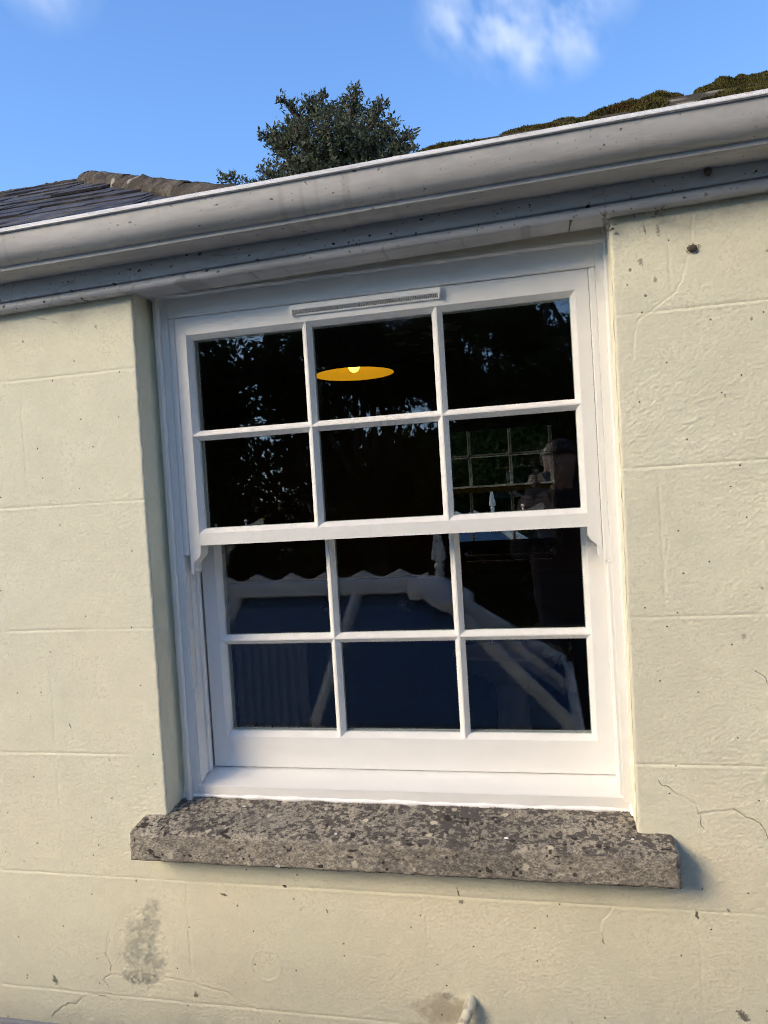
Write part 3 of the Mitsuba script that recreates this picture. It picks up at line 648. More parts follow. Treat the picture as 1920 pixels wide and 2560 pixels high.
# sealant round the frame
def caulk(path, r, seed):
    p = np.array(path, float); d = np.r_[0, np.cumsum(np.linalg.norm(np.diff(p, axis=0), axis=1))]
    t = np.linspace(0, d[-1], int(d[-1] / .006) + 2)
    q = np.stack([np.interp(t, d, p[:, i]) for i in range(3)], 1)
    g = meshkit.fbm(np.stack([t * 26, t * 0, t * 0], -1), 3, seed)
    q[:, 2] += .004 * (meshkit.fbm(np.stack([t * 14, t * 0 + 4, t * 0], -1), 3, seed + 1) - .5)
    return tube(q, r * (.55 + .95 * g), 8)
add(f'{W}__sealant', caulk([(-.590, .092, -.656), (-.3, .0905, -.6565), (.1, .0905, -.6585), (.45, .0905, -.6585), (.567, .091, -.6585)], .0062, 1), 'mat_caulk', True)
add(f'{W}__sealant', caulk([(-.5985, .108, .72), (-.598, .106, 0), (-.5965, .104, -.5), (-.5975, .098, -.64), (-.5985, .088, -.664)], .0052, 2), 'mat_caulk', True)
add(f'{W}__sealant', caulk([(.579, .104, .72), (.5765, .102, 0), (.572, .1, -.5), (.571, .094, -.640), (.570, .078, -.664), (.5705, .066, -.672)], .0056, 3), 'mat_caulk', True)

def sash(root, f, ztop, zt, zm, zb, zbot, xo, horns, lab, rail_bevel_bottom=True):
    """Front face at y=f; zt, zb: flat edges of the top and bottom rail; zm: middle of the horizontal bar."""
    XI, BV, BD, TH = .5045, .0125, .0145, .045
    for s in (-1, 1):
        pts = [(s * xo, f + .001), (s * (xo - .001), f), (s * XI, f), (s * (XI - BV), f + BD), (s * (XI - BV), f + TH), (s * xo, f + TH)]
        add(f'{root}__stile', prism(pts, zbot, ztop, 'z'), 'mat_white')
    top = [(f + .0004, ztop), (f + .0004, zt), (f + BD, zt - BV), (f + TH - .0005, zt - BV), (f + TH - .0005, ztop)]
    bot = [(f + .0004, zbot), (f + .0004, zb), (f + BD, zb + BV), (f + TH - .0005, zb + BV), (f + TH - .0005, zbot)]
    add(f'{root}__rail', prism(top, -XI, XI, 'x'), 'mat_white'); add(f'{root}__rail', prism(bot, -XI, XI, 'x'), 'mat_white')
    def bar(h, off):   # half section: ridge, bevels, glazing core, inner bevels
        r = .0016
        return [(-r, f + off), (r, f + off), (.0135, f + off + .0150), (.0135, f + .0185), (.0055, f + .0195), (.0055, f + .0345), (.012, f + .036), (.004, f + .044 + off), (-.004, f + .044 + off), (-.012, f + .036), (-.0055, f + .0345), (-.0055, f + .0195), (-.0135, f + .0185), (-.0135, f + off + .0150)]
    for x in (-.170, .170):
        add(f'{root}__glazing_bar', prism([(a + x, b) for a, b in bar(0, .0015)], zb, zt, 'z'), 'mat_white')
    add(f'{root}__glazing_bar', prism([(b, a + zm) for a, b in bar(0, .0019)], -XI, XI, 'x'), 'mat_white')
    xe = [-XI + BV - .004, -.170, .170, XI - BV + .004]; ze = [zb + BV - .004, zm, zt - BV + .004]
    for j in range(2):
        for i in range(3):
            gap = .006
            a, b, c, d = xe[i] + (gap if i else 0), xe[i + 1] - (gap if i < 2 else 0), ze[j] + (gap if j else 0), ze[j + 1] - (gap if not j else 0)
            o = [RNG.normal(0, .00012) for _ in range(4)]
            v = [(a, f + .0215 + o[0], c), (b, f + .0215 + o[1], c), (b, f + .0215 + o[2], d), (a, f + .0215 + o[0] - o[1] + o[2], d)]
            v2 = [(x, y + .0118 - o[3] * (z - c) * 4, z) for x, y, z in v]
            add(f'{root}__pane', trimesh.Trimesh(v + v2, [[0, 1, 2], [0, 2, 3], [4, 5, 6], [4, 6, 7]], process=False), 'mat_glass')
            # the pale spacer that shows round the edge of each sealed unit
            w = .0052; y0, y1 = f + .0222, f + .0328
            sp4 = [cbox(a, b, y0, y1, c, c + w, .0004), cbox(a, b, y0, y1, d - w, d, .0004), cbox(a, a + w, y0, y1, c + w, d - w, .0004), cbox(b - w, b, y0, y1, c + w, d - w, .0004)]
            add(f'{root}__spacer', cat(sp4), 'mat_spacer')
    if horns:
        for s in (-1, 1):
            o = xo - .001
            pts = [(o, zbot), (XI - .0005, zbot)]
            prof = [(.0320, .0), (.0320, -.012), (.0312, -.020), (.0285, -.027), (.0235, -.0335), (.0170, -.0385), (.0118, -.0430), (.0090, -.0490), (.0085, -.0560), (.0095, -.0640), (.0080, -.0720), (.0062, -.0760), (0, -.0760)]
            poly = [(s * (o - a), zbot + b) for a, b in prof] + [(s * o, zbot)]
            add(f'{root}__horn', prism(poly, f + .0002, f + TH - .001, 'y'), 'mat_white', 35)
    labels[root] = {'label': lab}
UF, LFR = .0928, .1745
sash(f'{W}__sash', UF, .6365, .5896, .3204, .0578, .0254, .5355, True, 'upper outer sash with six panes and curved horns')
sash(f'{W}__sash_001', LFR, .0625, .0330, -.2500, -.5218, -.6060, .5455, False, 'lower inner sash with six panes and a deep bottom rail')
# trickle vent on the upper rail
vx0, vx1 = -.203, .185
vp = [(UF + .0003, .6330), (.0810, .6325), (.0755, .6300), (.0742, .6230), (.0755, .6170), (UF + .0003, .6170)]
body = prism(vp, vx0, vx1, 'x')
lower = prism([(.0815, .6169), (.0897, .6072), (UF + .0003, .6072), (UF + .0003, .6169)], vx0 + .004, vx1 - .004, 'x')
add(f'{W}__trickle_vent__cover', body, 'mat_vent', 40)
add(f'{W}__trickle_vent__slot_shade', lower, 'mat_gap_shade')  # dark strip behind the fins, painted as the shade of the slots
fins = []
nf = 84
for i in range(nf + 1):
    x = vx0 + .006 + (vx1 - vx0 - .012) * i / nf
    fins.append(hullpts([(x + dx, y, z) for dx in (-.0011, .0011) for y, z in ((.0762, .6172), (.0866, .6080), (.0908, .6080), (.0856, .6172))]))
lipm = hullpts([(x, y, z) for x in (vx0 + .001, vx1 - .001) for y, z in ((.0862, .6086), (.0872, .6056), (UF + .0003, .6056), (UF + .0003, .6086))])
k = add(f'{W}__trickle_vent__grille', cat(fins + [lipm, cbox(vx0 + .001, vx0 + .006, .0765, UF, .606, .6215, .0008), cbox(vx1 - .006, vx1 - .001, .0765, UF, .606, .6215, .0008)]), 'mat_vent')
labels[k] = {'label': 'row of fine vertical slots under the trickle vent', 'kind': 'stuff'}
labels[f'{W}__trickle_vent'] = {'label': 'slim white slotted trickle vent on the top rail'}
# chrome fasteners on the meeting rail, seen through the upper glass
def fastener(x, lab):
    z = .0625; y = .199; r = f'{W}__fastener'; i = 0
    while any(k.startswith(r + '__') for k in scene): i += 1; r = f'{W}__fastener_{i:03d}'
    add(f'{r}__base', cat([cbox(x - .035, x + .035, y - .013, y + .013, z, z + .0035, .0012), cbox(x - .024, x + .028, y - .009, y + .009, z + .0035, z + .009, .002)]), 'mat_chrome')
    arm = [(x - .012, z + .010), (x + .004, z + .014), (x + .018, z + .0225), (x + .026, z + .0245), (x + .031, z + .021), (x + .0315, z + .010), (x + .028, z + .006), (x + .0, z + .007)]
    add(f'{r}__lever', prism(arm, y - .006, y + .006, 'y'), 'mat_chrome', 40)
    add(f'{r}__knob', cat([trimesh.creation.icosphere(3, .0065, ).apply_translation((x - .022, y - .002, z + .020)), tube([(x - .022, y - .002, z), (x - .022, y - .002, z + .016)], [.005, .003], 12)]), 'mat_chrome', 40)
    labels[r] = {'label': lab}
fastener(-.390, 'chrome fitch fastener on the meeting rail, behind the left panes'); fastener(.374, 'chrome fitch fastener on the meeting rail, behind the right panes')
for x, lab in ((-.503, 'little chrome stop at the left end of the meeting rail'), (.499, 'little chrome stop at the right end of the meeting rail')):
    k = add(f'{W}__sash_stop', lathe([(0, 0), (.0075, 0), (.0075, .003), (.003, .0045), (.003, .009), (.0055, .012), (.0050, .0155), (.002, .017), (0, .017)], (x, .196, .0625), 18), 'mat_chrome', 40); labels[k] = {'label': lab}

# ------------------------------------------------------------------ overflow pipe and lead flashing at the foot of the wall
pp = [(.170, .03, -1.092), (.168, -.006, -1.092), (.165, -.026, -1.098), (.158, -.034, -1.112), (.150, -.036, -1.130), (.138, -.036, -1.165), (.130, -.036, -1.19)]
pp = np.array(pp); tt = np.linspace(0, len(pp) - 1, 60)
pp = np.stack([np.interp(tt, np.arange(len(pp)), pp[:, i]) for i in range(3)], 1)
for _ in range(14): pp[1:-1] = (pp[:-2] + 2 * pp[1:-1] + pp[2:]) / 4
pipe = disp(tube(pp, .0125, 20), .0006, 60, 3)
k = add('overflow_pipe', pipe, 'mat_pipe', True); tag(k, 'cream painted pipe stub bending out of the wall below the sill', 'pipe')
lf = [(.004, -1.262), (-.012, -1.262), (-.0145, -1.266), (-.015, -1.30), (-.03, -1.318), (-.16, -1.330), (-.16, -1.336), (.004, -1.336)]
k = add('lead_flashing', disp(along_x(lf, 0.0, WX0, -.72, .02, .0012, 30), .002, 14, 3), 'mat_lead', 40); tag(k, 'dark lead flashing along the foot of the wall in the bottom left corner', 'flashing')
add('flat_roof', cbox(-5, 4.5, -3.4, .004, -1.45, -1.34, .002), 'mat_felt', kind='structure')
add('lower_wall', cbox(-5, 4.5, -3.38, .2, -4.0, -1.452, .002), 'mat_wall_pale', kind='structure')
gx = np.r_[-3000, -600, -120, np.linspace(-40, 40, 30), 120, 600, 3000]
X, Y = np.meshgrid(gx, gx, indexing='ij'); n_ = len(gx)
Z = -4.0 + 0 * X
I, J = np.meshgrid(np.arange(n_ - 1), np.arange(n_ - 1), indexing='ij')
f = np.stack([I * n_ + J, (I + 1) * n_ + J, (I + 1) * n_ + J + 1, I * n_ + J + 1], -1).reshape(-1, 4)
add('ground', trimesh.Trimesh(np.stack([X, Y, Z], -1).reshape(-1, 3), np.vstack([f[:, [0, 1, 2]], f[:, [0, 2, 3]]]), process=False), 'mat_ground', kind='structure')

# ------------------------------------------------------------------ the room behind the glass
RX0, RX1, RY0, RY1, RZ0, RZ1 = -2.1, 1.15, .262, 2.36, -1.35, .855
add('room_floor', cbox(RX0 - .1, RX1 + .1, RY0, RY1 + .1, RZ0 - .1, RZ0, .001), 'mat_room_floor', kind='structure')
add('room_ceiling', cbox(RX0 - .1, RX1 + .1, RY0, RY1 + .1, RZ1, RZ1 + .05, .001), 'mat_room_ceiling', kind='structure')
add('room_wall', cbox(RX0 - .1, RX1 + .1, RY1, RY1 + .1, -.3480, RZ1, .001), 'mat_room_wall', kind='structure')
add('room_wall', cbox(RX0 - .1, RX1 + .1, RY1 - .012, RY1 + .1, RZ0, -.3480, .001), 'mat_room_low', kind='structure')
add('room_wall', cbox(RX0 - .1, RX0, RY0, RY1 - .012, RZ0, RZ1, .001), 'mat_room_wall', kind='structure')
add('room_wall', cbox(RX1, RX1 + .1, RY0, RY1 - .012, RZ0, RZ1, .001), 'mat_room_wall', kind='structure')
# the wall mirror leans a little forward and shows this window from inside
mx0, mx1, mz0, mz1, my = -.095, .476, -.155, .450, 2.29
lean = math.radians(1.15)
def leaned(m):
    m = m.copy(); v = np.array(m.vertices) - [0, my, mz0]
    c_, s_ = math.cos(lean), math.sin(lean)
    m.vertices = np.stack([v[:, 0], v[:, 1] * c_ - v[:, 2] * s_, v[:, 1] * s_ + v[:, 2] * c_], 1) + [0, my, mz0]
    return m
k = 'wall_mirror'
add(k + '__glass', leaned(trimesh.Trimesh([(mx0, my, mz0), (mx1, my, mz0), (mx1, my, mz1), (mx0, my, mz1)], [[0, 1, 2], [0, 2, 3]], process=False)), {'type': 'twosided', 'bsdf': {'type': 'conductor', 'material': 'Ag'}})
fw = .030
for b in ((mx0 - fw, mx1 + fw, mz1, mz1 + fw), (mx0 - fw, mx1 + fw, mz0 - fw, mz0), (mx0 - fw, mx0, mz0, mz1), (mx1, mx1 + fw, mz0, mz1)):
    add(k + '__frame', leaned(cbox(b[0], b[1], my - .012, my + .014, b[2], b[3], .003)), 'mat_dark_frame')
tag(k, 'dark framed mirror on the back wall showing the photographer and window bars', 'mirror')
# pendant lamp
LC = (-.348, 1.30, .655); LR = .170
add('pendant_lamp__shade', lathe([(.0, .064), (.030, .061), (.060, .049), (.110, .026), (.150, .008), (LR, 0.0), (LR, -.002), (LR - .002, -.002), (.150, .0068), (.110, .0245), (.060, .0470), (.0, .0600)], LC, 64), 'mat_flex', 40)
lining = lathe([(LR - .001, -.0024), (.150, .0056), (.110, .0230), (.060, .0450), (.0, .0580)][::-1], LC, 64)
if lining.face_normals[:, 2].mean() > 0: lining.invert()
scene['pendant_lamp__shade__lining'] = {**mikit.ply(lining, 'mat_shade', smooth=True), 'emitter': {'type': 'area', 'radiance': {'type': 'rgb', 'value': [.118, .053, .0016]}}}
labels['pendant_lamp__shade__lining'] = {'label': 'glowing orange inside of the lamp shade'}
scene['pendant_lamp__bulb'] = {**mikit.ply(trimesh.creation.icosphere(3, .024).apply_translation((LC[0], LC[1], LC[2] + .029)), 'mat_porcelain', smooth=True), 'emitter': {'type': 'area', 'radiance': {'type': 'rgb', 'value': [.75, .50, .07]}}}
add('pendant_lamp__flex', tube([(LC[0], LC[1], LC[2] + .07), (LC[0], LC[1], RZ1)], .003, 8), 'mat_flex'); add('pendant_lamp__lamp_holder', tube([(LC[0], LC[1], LC[2] + .062), (LC[0], LC[1], LC[2] + .10)], .012, 16), 'mat_flex')
tag('pendant_lamp', 'lit orange dish pendant lamp hanging inside behind the upper middle pane', 'lamp')
# chrome towel rail
k = 'towel_rail'
for x in (-.02, .440):
    add(k + '__bracket', lathe([(0, 0), (.030, 0), (.030, .006), (.018, .012), (.012, .03), (.016, .04), (.010, .05), (0, .05)], (0, 0, 0), 24).apply_transform(trimesh.transformations.rotation_matrix(math.pi / 2, [1, 0, 0])).apply_translation((x, 2.345, -.225)), 'mat_chrome', 35)
for z in (-.235, -.268): add(k + '__bar', tube([(-.02, 2.285, z), (.440, 2.285, z)], .007, 12), 'mat_chrome', 40)
tag(k, 'chrome towel rail on the dark wall beneath the mirror', 'towel rail')
# wash basin on a pedestal
def ellipsoid_bowl(c, a, b, h):
    prof = [(0.02, -h), (.35, -h * .97), (.66, -h * .72), (.87, -h * .36), (.97, -.06 * h), (1.0, 0), (.97, .012), (.90, .010), (.84, -.02), (.66, -h * .45), (.30, -h * .62), (0.02, -h * .64)]
    m = trimesh.creation.revolve(np.array(prof) * [1, 1], sections=48); m.apply_scale([a, b, 1]); m.apply_translation(c); return m
add('wash_basin__bowl', ellipsoid_bowl((.185, 2.06, -.720), .285, .21, .155), 'mat_porcelain', 40)
add('wash_basin__pedestal', trimesh.creation.revolve(np.array([(0, -1.35), (.115, -1.35), (.105, -1.31), (.085, -1.1), (.080, -.95), (.105, -.84), (0, -.84)]), sections=32).apply_translation((.20, 2.10, 0)), 'mat_porcelain', 40)
for x in (.10, .27): add('wash_basin__tap', cat([tube([(x, 2.20, -.715), (x, 2.20, -.66), (x, 2.17, -.645), (x, 2.13, -.655)], .009, 10), tube([(x - .025, 2.20, -.635), (x + .025, 2.20, -.635)], .006, 8), tube([(x, 2.20, -.66), (x, 2.20, -.63)], .007, 8)]), 'mat_chrome', 40)
tag('wash_basin', 'pale oval basin on a pedestal dimly seen behind the lower right panes', 'basin')
# column radiator
for i in range(8):
    x = -1.345 + i * .052
    add('radiator__column', cat([tube([(x, 2.14, -.69), (x, 2.14, -1.13)], .019, 12), tube([(x, 2.22, -.69), (x, 2.22, -1.13)], .019, 12), tube([(x, 2.13, -.685), (x, 2.23, -.685)], .022, 12), tube([(x, 2.13, -1.135), (x, 2.23, -1.135)], .022, 12)]), 'mat_radiator', 40)
for x in (-1.36, -.995): add('radiator__foot', cbox(x, x + .03, 2.13, 2.23, RZ0, -1.13, .004), 'mat_radiator')
tag('radiator', 'ribbed pale column radiator dimly seen behind the bottom left pane', 'radiator')
# two chrome wall taps over a dark bath panel
for (x, z, lab) in ((-.865, -.515, 'round chrome wall tap behind the lower left pane'), (-.409, -.505, 'chrome lever tap behind the lower middle pane')):
    root = 'wall_tap' if 'wall_tap__rose' not in scene else 'wall_tap_001'
    add(root + '__rose', tube([(x, 2.34, z), (x, 2.325, z), (x, 2.31, z)], [.034, .034, .020], 20), 'mat_chrome', 40)
    add(root + '__lever', tube([(x, 2.31, z), (x + .01, 2.28, z - .01), (x + .06, 2.27, z - .028)], [.011, .009, .006], 10), 'mat_chrome', 40)
    tag(root, lab, 'tap')

# ------------------------------------------------------------------ the roof lantern in front of the wall, left of the camera: it shows only in the panes
RL = 'roof_lantern'
labels[RL] = {'label': 'white framed glass roof lantern with reflected sky blue painted into its panes, mirrored in the lower panes', 'category': 'roof lantern'}
LX, LY, LZ = -.13, -1.35, -.335                      # end of the ridge
EX, EY0, EY1, EZ = .47, -.80, -1.90, -.825          # eaves
X0 = -2.75
add(RL + '__ridge', cat([cbox(X0, LX, LY - .055, LY + .055, LZ + .012, LZ + .050, .010), cbox(X0, LX, LY - .078, LY + .078, LZ - .012, LZ + .012, .006)]), 'mat_upvc')
# scalloped cresting
cw = .185; up_, dn_ = [], []
for x in np.arange(X0, LX - .02, .008):
    t = ((LX - .075 - x) / cw) % 1.0
    a = abs(t - .5) * 2                               # 0 at the peak, 1 at the hollow
    up_.append((x, LZ + .056 + .012 + .025 * (max(0, 1 - a) ** 1.7) * 1.0 + .006 * math.cos(math.pi * a)))
dn_ = [(LX - .02, LZ + .049), (X0, LZ + .049)]
k = add(RL + '__cresting', prism(up_ + dn_, LY - .007, LY + .007, 'y'), 'mat_upvc'); labels[k] = {'label': 'wavy white cresting along the lantern ridge'}
fin = [(0, .255), (.004, .252), (.012, .232), (.036, .098), (.035, .090), (.016, .078), (.012, .072), (.024, .060), (.024, .050), (.012, .042), (.016, .032), (.022, .028), (.022, -.02), (0, -.02)]
k = add(RL + '__finial', lathe(fin, (-.098, LY, LZ + .050), 24), 'mat_upvc', 30); labels[k] = {'label': 'white spike finial at the end of the ridge'}
# the moulded cap where ridge and hips meet
cp_ = trimesh.creation.extrude_polygon(Polygon([(-.10, -.085), (-.06, -.10), (-.035, -.085), (0, -.13), (.06, -.165), (.13, -.15), (.165, -.09), (.16, 0), (.165, .09), (.13, .15), (.06, .165), (0, .13), (-.035, .085), (-.06, .10), (-.10, .085)]).buffer(.012), .052, engine='earcut')
cp_ = cp_.subdivide().subdivide(); v = np.array(cp_.vertices)
v[:, 2] += -.62 * np.maximum(np.hypot(v[:, 0] * .75 + .02, v[:, 1]) - .035, 0) - .012 * (v[:, 2] > .03) * (np.hypot(v[:, 0] - .03, v[:, 1]) > .12)
add(RL + '__cap', trimesh.Trimesh(v + [LX + .0, LY, LZ + .008], cp_.faces, process=False), 'mat_upvc', 40)
def rafter(a, b, w=.032, h=.05):
    a, b = np.array(a, float), np.array(b, float); d = b - a; d /= np.linalg.norm(d)
    s = np.cross(d, [0, 0, 1]); s /= np.linalg.norm(s); u = np.cross(s, d)
    return hullpts([p + s * i * ww + u * j for p in (a, b) for i in (-1, 1) for ww, j in ((w, -.02), (w, h * .35), (w * .55, h))])
bars = []
for x in (-.505, -1.13, -1.75, -2.37):
    bars += [((x, LY + .03, LZ), (x - .085, EY0, EZ)), ((x, LY - .03, LZ), (x - .085, EY1, EZ))]
bars += [((LX, LY + .03, LZ), (EX, EY0, EZ)), ((LX, LY - .03, LZ), (EX, EY1, EZ)), ((LX + .03, LY, LZ), (EX, LY, EZ))]
for a, b in bars: add(RL + '__glazing_bar', rafter(a, b, .020 if b[0] == EX else .022, .030), 'mat_upvc')
def pane(P): return trimesh.Trimesh(P, [[0, 1, 2], [0, 2, 3]] if len(P) == 4 else [[0, 1, 2]], process=False)
xs_ = [X0, -2.37, -1.75, -1.13, -.505]
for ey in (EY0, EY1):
    for a, b in zip(xs_[:-1], xs_[1:]): add(RL + '__pane', pane([(a, LY, LZ), (b, LY, LZ), (b, ey, EZ), (a, ey, EZ)]), 'mat_painted_sky_glass')
    add(RL + '__pane', pane([(-.505, LY, LZ), (LX, LY, LZ), (EX, ey, EZ), (-.505, ey, EZ)]), 'mat_painted_sky_glass')
    add(RL + '__pane', pane([(LX, LY, LZ), (EX, LY, EZ), (EX, ey, EZ)]), 'mat_painted_sky_glass')
for b in ((X0, EX + .05, EY0 - .03, EY0 + .045), (X0, EX + .05, EY1 - .045, EY1 + .03), (EX - .03, EX + .05, EY1 + .031, EY0 - .031)):
    add(RL + '__eaves_beam', cbox(b[0], b[1], b[2], b[3], EZ - .07, EZ - .012, .006), 'mat_upvc')
    add(RL + '__kerb', cbox(b[0], b[1] - .02, b[2] + .01, b[3] - .01, -1.341, EZ - .071, .004), 'mat_upvc')

# ------------------------------------------------------------------ the photographer, seen only in mirror and glass
def J(*p): return np.array(p, float)
ph = CAM + np.array([0, -.011, 0])
pc = CAM + np.array([-.030, -.012, -.052])          # centre of the phone
k = 'phone'
rm = trimesh.transformations.rotation_matrix(-roll * 0 - .0615, [0, 1, 0])
def place_phone(m): return m.apply_transform(rm).apply_translation(pc)
add(k + '__body', place_phone(cbox(-.037, .037, -.004, .004, -.073, .073, .003)), 'mat_phone')
add(k + '__lens_ring', place_phone(tube([(.004, .0, .052), (.004, .0048, .052)], .008, 16)), 'mat_chrome', 40)
tag(k, 'black phone held up in both hands by the photographer', 'phone')
hc = J(.515, -2.005, .225)                          # centre of the head
sk = [[(hc + J(0, 0, .045), .086), (hc + J(0, -.02, .03), .088)], [(hc + J(0, .025, .02), .072), (hc + J(0, .03, -.05), .058), (hc + J(0, .050, -.098), .026)], [(hc + J(0, -.02, .0), .078), (hc + J(0, .02, -.06), .056)],
      [(hc + J(0, .088, .010), .010), (hc + J(0, .106, -.022), .011), (hc + J(0, .090, -.032), .014)], [(hc + J(.076, -.005, -.005), .014), (hc + J(.078, -.012, .022), .014)], [(hc + J(-.076, -.005, -.005), .014), (hc + J(-.078, -.012, .022), .014)],
      [(hc + J(-.018, .086, -.062), .009), (hc + J(.018, .086, -.062), .009)], [(hc + J(-.05, .066, .034), .012), (hc + J(-.012, .084, .032), .010)], [(hc + J(.05, .066, .034), .012), (hc + J(.012, .084, .032), .010)],
      [(hc + J(0, -.02, -.06), .052), (J(.515, -2.055, .075), .062)]]
SL, SR, EL, ER_ = J(.345, -2.055, .02), J(.685, -2.055, .02), J(.27, -1.90, -.215), J(.70, -1.88, -.20)
HL, HR = pc + J(-.050, -.020, -.040), pc + J(.052, -.020, -.034)
WL, WR = HL + J(-.018, -.062, -.055), HR + J(.040, -.064, -.058)
body = sk + [[(J(.515, -2.06, .06), .075), (J(.515, -2.07, -.14), .125), (J(.42, -2.07, -.12), .10), (J(.61, -2.07, -.12), .10)], [(J(.45, -2.07, -.12), .115), (J(.58, -2.07, -.12), .115), (J(.46, -2.06, -.46), .105), (J(.57, -2.06, -.46), .105)],
     [(J(.515, -2.06, .03), .065), (SL, .058)], [(J(.515, -2.06, .03), .065), (SR, .058)], [(SL, .055), (EL, .041)], [(EL, .041), (WL, .027)], [(SR, .055), (ER_, .041)], [(ER_, .041), (WR, .027)]]
for s, x in ((-1, .43), (1, .60)):
    body += [[(J(x + .01 * -s, -2.06, -.50), .085), (J(x, -2.03, -.86), .056)], [(J(x, -2.03, -.86), .055), (J(x + .01 * s, -2.07, -1.25), .038)], [(J(x + .01 * s, -2.07, -1.27), .04), (J(x + .02 * s, -1.93, -1.315), .024)]]
def hand(w, h, sgn, nails=None):
    """A palm and five separate fingers that close round the phone's edge; sgn = -1 for the hand at the phone's left edge."""
    ix = -sgn                                        # towards the phone
    p0, p1 = h + J(0, -.010, -.010), h + J(ix * .004, .006, .030)
    segs = [[(w, .026), (p0, .024)], [(p0, .022), (p1, .018), (h + J(0, -.016, .026), .016), (h + J(ix * .002, .004, -.02), .016)]]
    for q in range(4):
        z = .034 - q * .020; L = (.9, 1.0, .95, .78)[q]
        a = h + J(0, .006, z); b = h + J(-ix * .004, .028, z + .004); c = h + J(ix * .020 * L, .036, z + .003); d = h + J(ix * .040 * L, .034, z)
        segs += [[(a, .0105), (b, .0095)], [(b, .0095), (c, .0085)], [(c, .0085), (d, .0072)]]
    a, b, c = h + J(0, -.018, -.012), h + J(ix * .012, -.018, .024), h + J(ix * .030, -.012, .046)
    segs += [[(a, .015), (b, .0115)], [(b, .0115), (c, .009)]]
    return segs
bodym = blob(body, .022, 6)
hands = [blob(hand(WL, HL, -1), .006, 4), blob(hand(WR, HR, 1), .006, 4)]
def man(m):
    from manifold3d import Mesh
    return Manifold(Mesh(vert_properties=np.array(m.vertices, np.float32), tri_verts=np.array(m.faces, np.uint32)))
try:
    mm = man(bodym) + man(hands[0]) + man(hands[1]); q = mm.to_mesh(); whole = trimesh.Trimesh(q.vert_properties[:, :3], q.tri_verts, process=False)
    if len(whole.faces) < 500: raise ValueError
except Exception:
    whole = cat([bodym] + hands)
add('person__body', whole, 'mat_skin', True)
def hm(pts): return Manifold.batch_hull([Manifold.sphere(r, 24).translate(tuple(map(float, hc + J(*p)))) for p, r in pts])
H = hm([((0, -.012, .052), .098), ((0, -.040, .010), .096)]) + hm([((0, -.03, .0), .090), ((0, -.035, -.055), .066)])
H = H - Manifold.cube((.4, .2, .3), True).translate(tuple(map(float, hc + J(0, .135, -.078)))) - hm([((0, .060, .0), .072), ((0, .09, -.10), .075)])
H = H + hm([((-.062, .058, .086), .020), ((-.015, .086, .082), .017)]) + hm([((-.02, .086, .088), .018), ((.040, .074, .080), .018)]) + hm([((.03, .080, .090), .017), ((.070, .040, .070), .018)]) + hm([((-.03, .090, .074), .011), ((-.012, .096, .060), .006)])
q = H.refine_to_length(.008).to_mesh(); hm_ = trimesh.Trimesh(q.vert_properties[:, :3], q.tri_verts, process=True); trimesh.smoothing.filter_taubin(hm_, iterations=3)
add('person__hair', disp(hm_, .006, 70, 4), 'mat_hair', True)
for x in (-.028, .028): add('person__eye', trimesh.creation.icosphere(2, .0075).apply_translation(hc + J(x, .0885, .012)), 'mat_hair', True)
jk = [[(J(.515, -2.06, .055), .090), (J(.515, -2.07, -.12), .150), (J(.41, -2.07, -.12), .112), (J(.62, -2.07, -.12), .112)], [(J(.44, -2.07, -.12), .130), (J(.59, -2.07, -.12), .130), (J(.45, -2.06, -.52), .120), (J(.58, -2.06, -.52), .120)],
      [(J(.515, -2.06, .03), .082), (SL, .074)], [(J(.515, -2.06, .03), .082), (SR, .074)], [(SL, .072), (EL, .058)], [(EL, .058), (WL + J(0, -.004, -.006), .043)], [(SR, .072), (ER_, .058)], [(ER_, .058), (WR + J(0, -.004, -.006), .043)], [(J(.515, -2.075, .09), .074), (J(.515, -2.06, .04), .09)]]
add('person__jacket', disp(blob(jk, .018, 4), .007, 9, 6), 'mat_jacket', True)
tr = []
for s, x in ((-1, .43), (1, .60)): tr += [[(J(x + .01 * -s, -2.06, -.50), .100), (J(x, -2.03, -.86), .070)], [(J(x, -2.03, -.86), .070), (J(x + .01 * s, -2.07, -1.25), .055)]]
add('person__trousers', disp(blob(tr + [[(J(.45, -2.06, -.50), .112), (J(.58, -2.06, -.50), .112)]], .02, 4), .005, 12, 7), 'mat_trousers', True)
for s, x in ((-1, .43), (1, .60)): add('person__shoe', blob([[(J(x + .01 * s, -2.09, -1.285), .05), (J(x + .015 * s, -2.0, -1.295), .044), (J(x + .025 * s, -1.90, -1.305), .033)]], .015, 3), 'mat_shoe', True)
tag('person', 'dark haired person in a dark jacket holding up a phone, mirrored in the right pane', 'person')

# ------------------------------------------------------------------ trees
def leaves(c, d, L, Wd, g):
    """Rhombic leaves, folded along the midrib: base points c, directions d."""
    k = len(c); d = d / np.linalg.norm(d, axis=1, keepdims=True)
    s = np.cross(d, g.normal(0, 1, (k, 3))); s /= np.linalg.norm(s, axis=1, keepdims=True) + 1e-9
    u = np.cross(s, d); L = L[:, None]; Wd = Wd[:, None]
    v = np.stack([c, c + d * L * .45 + s * Wd + u * Wd * .35, c + d * L, c + d * L * .45 - s * Wd + u * Wd * .35], 1).reshape(-1, 3)
    b = np.arange(k)[:, None] * 4
    return v, np.vstack([b + [0, 1, 2], b + [0, 2, 3]])
def limb(p, q, r0, r1, g, n=7, wob=.06):
    t = np.linspace(0, 1, n)[:, None]; L = np.linalg.norm(np.array(q) - p)
    pts = np.array(p) * (1 - t) + np.array(q) * t + g.normal(0, wob * L, (n, 3)) * (t * (1 - t) * 4) * .5
    return tube(pts, np.linspace(r0, r1, n), 7, False), pts
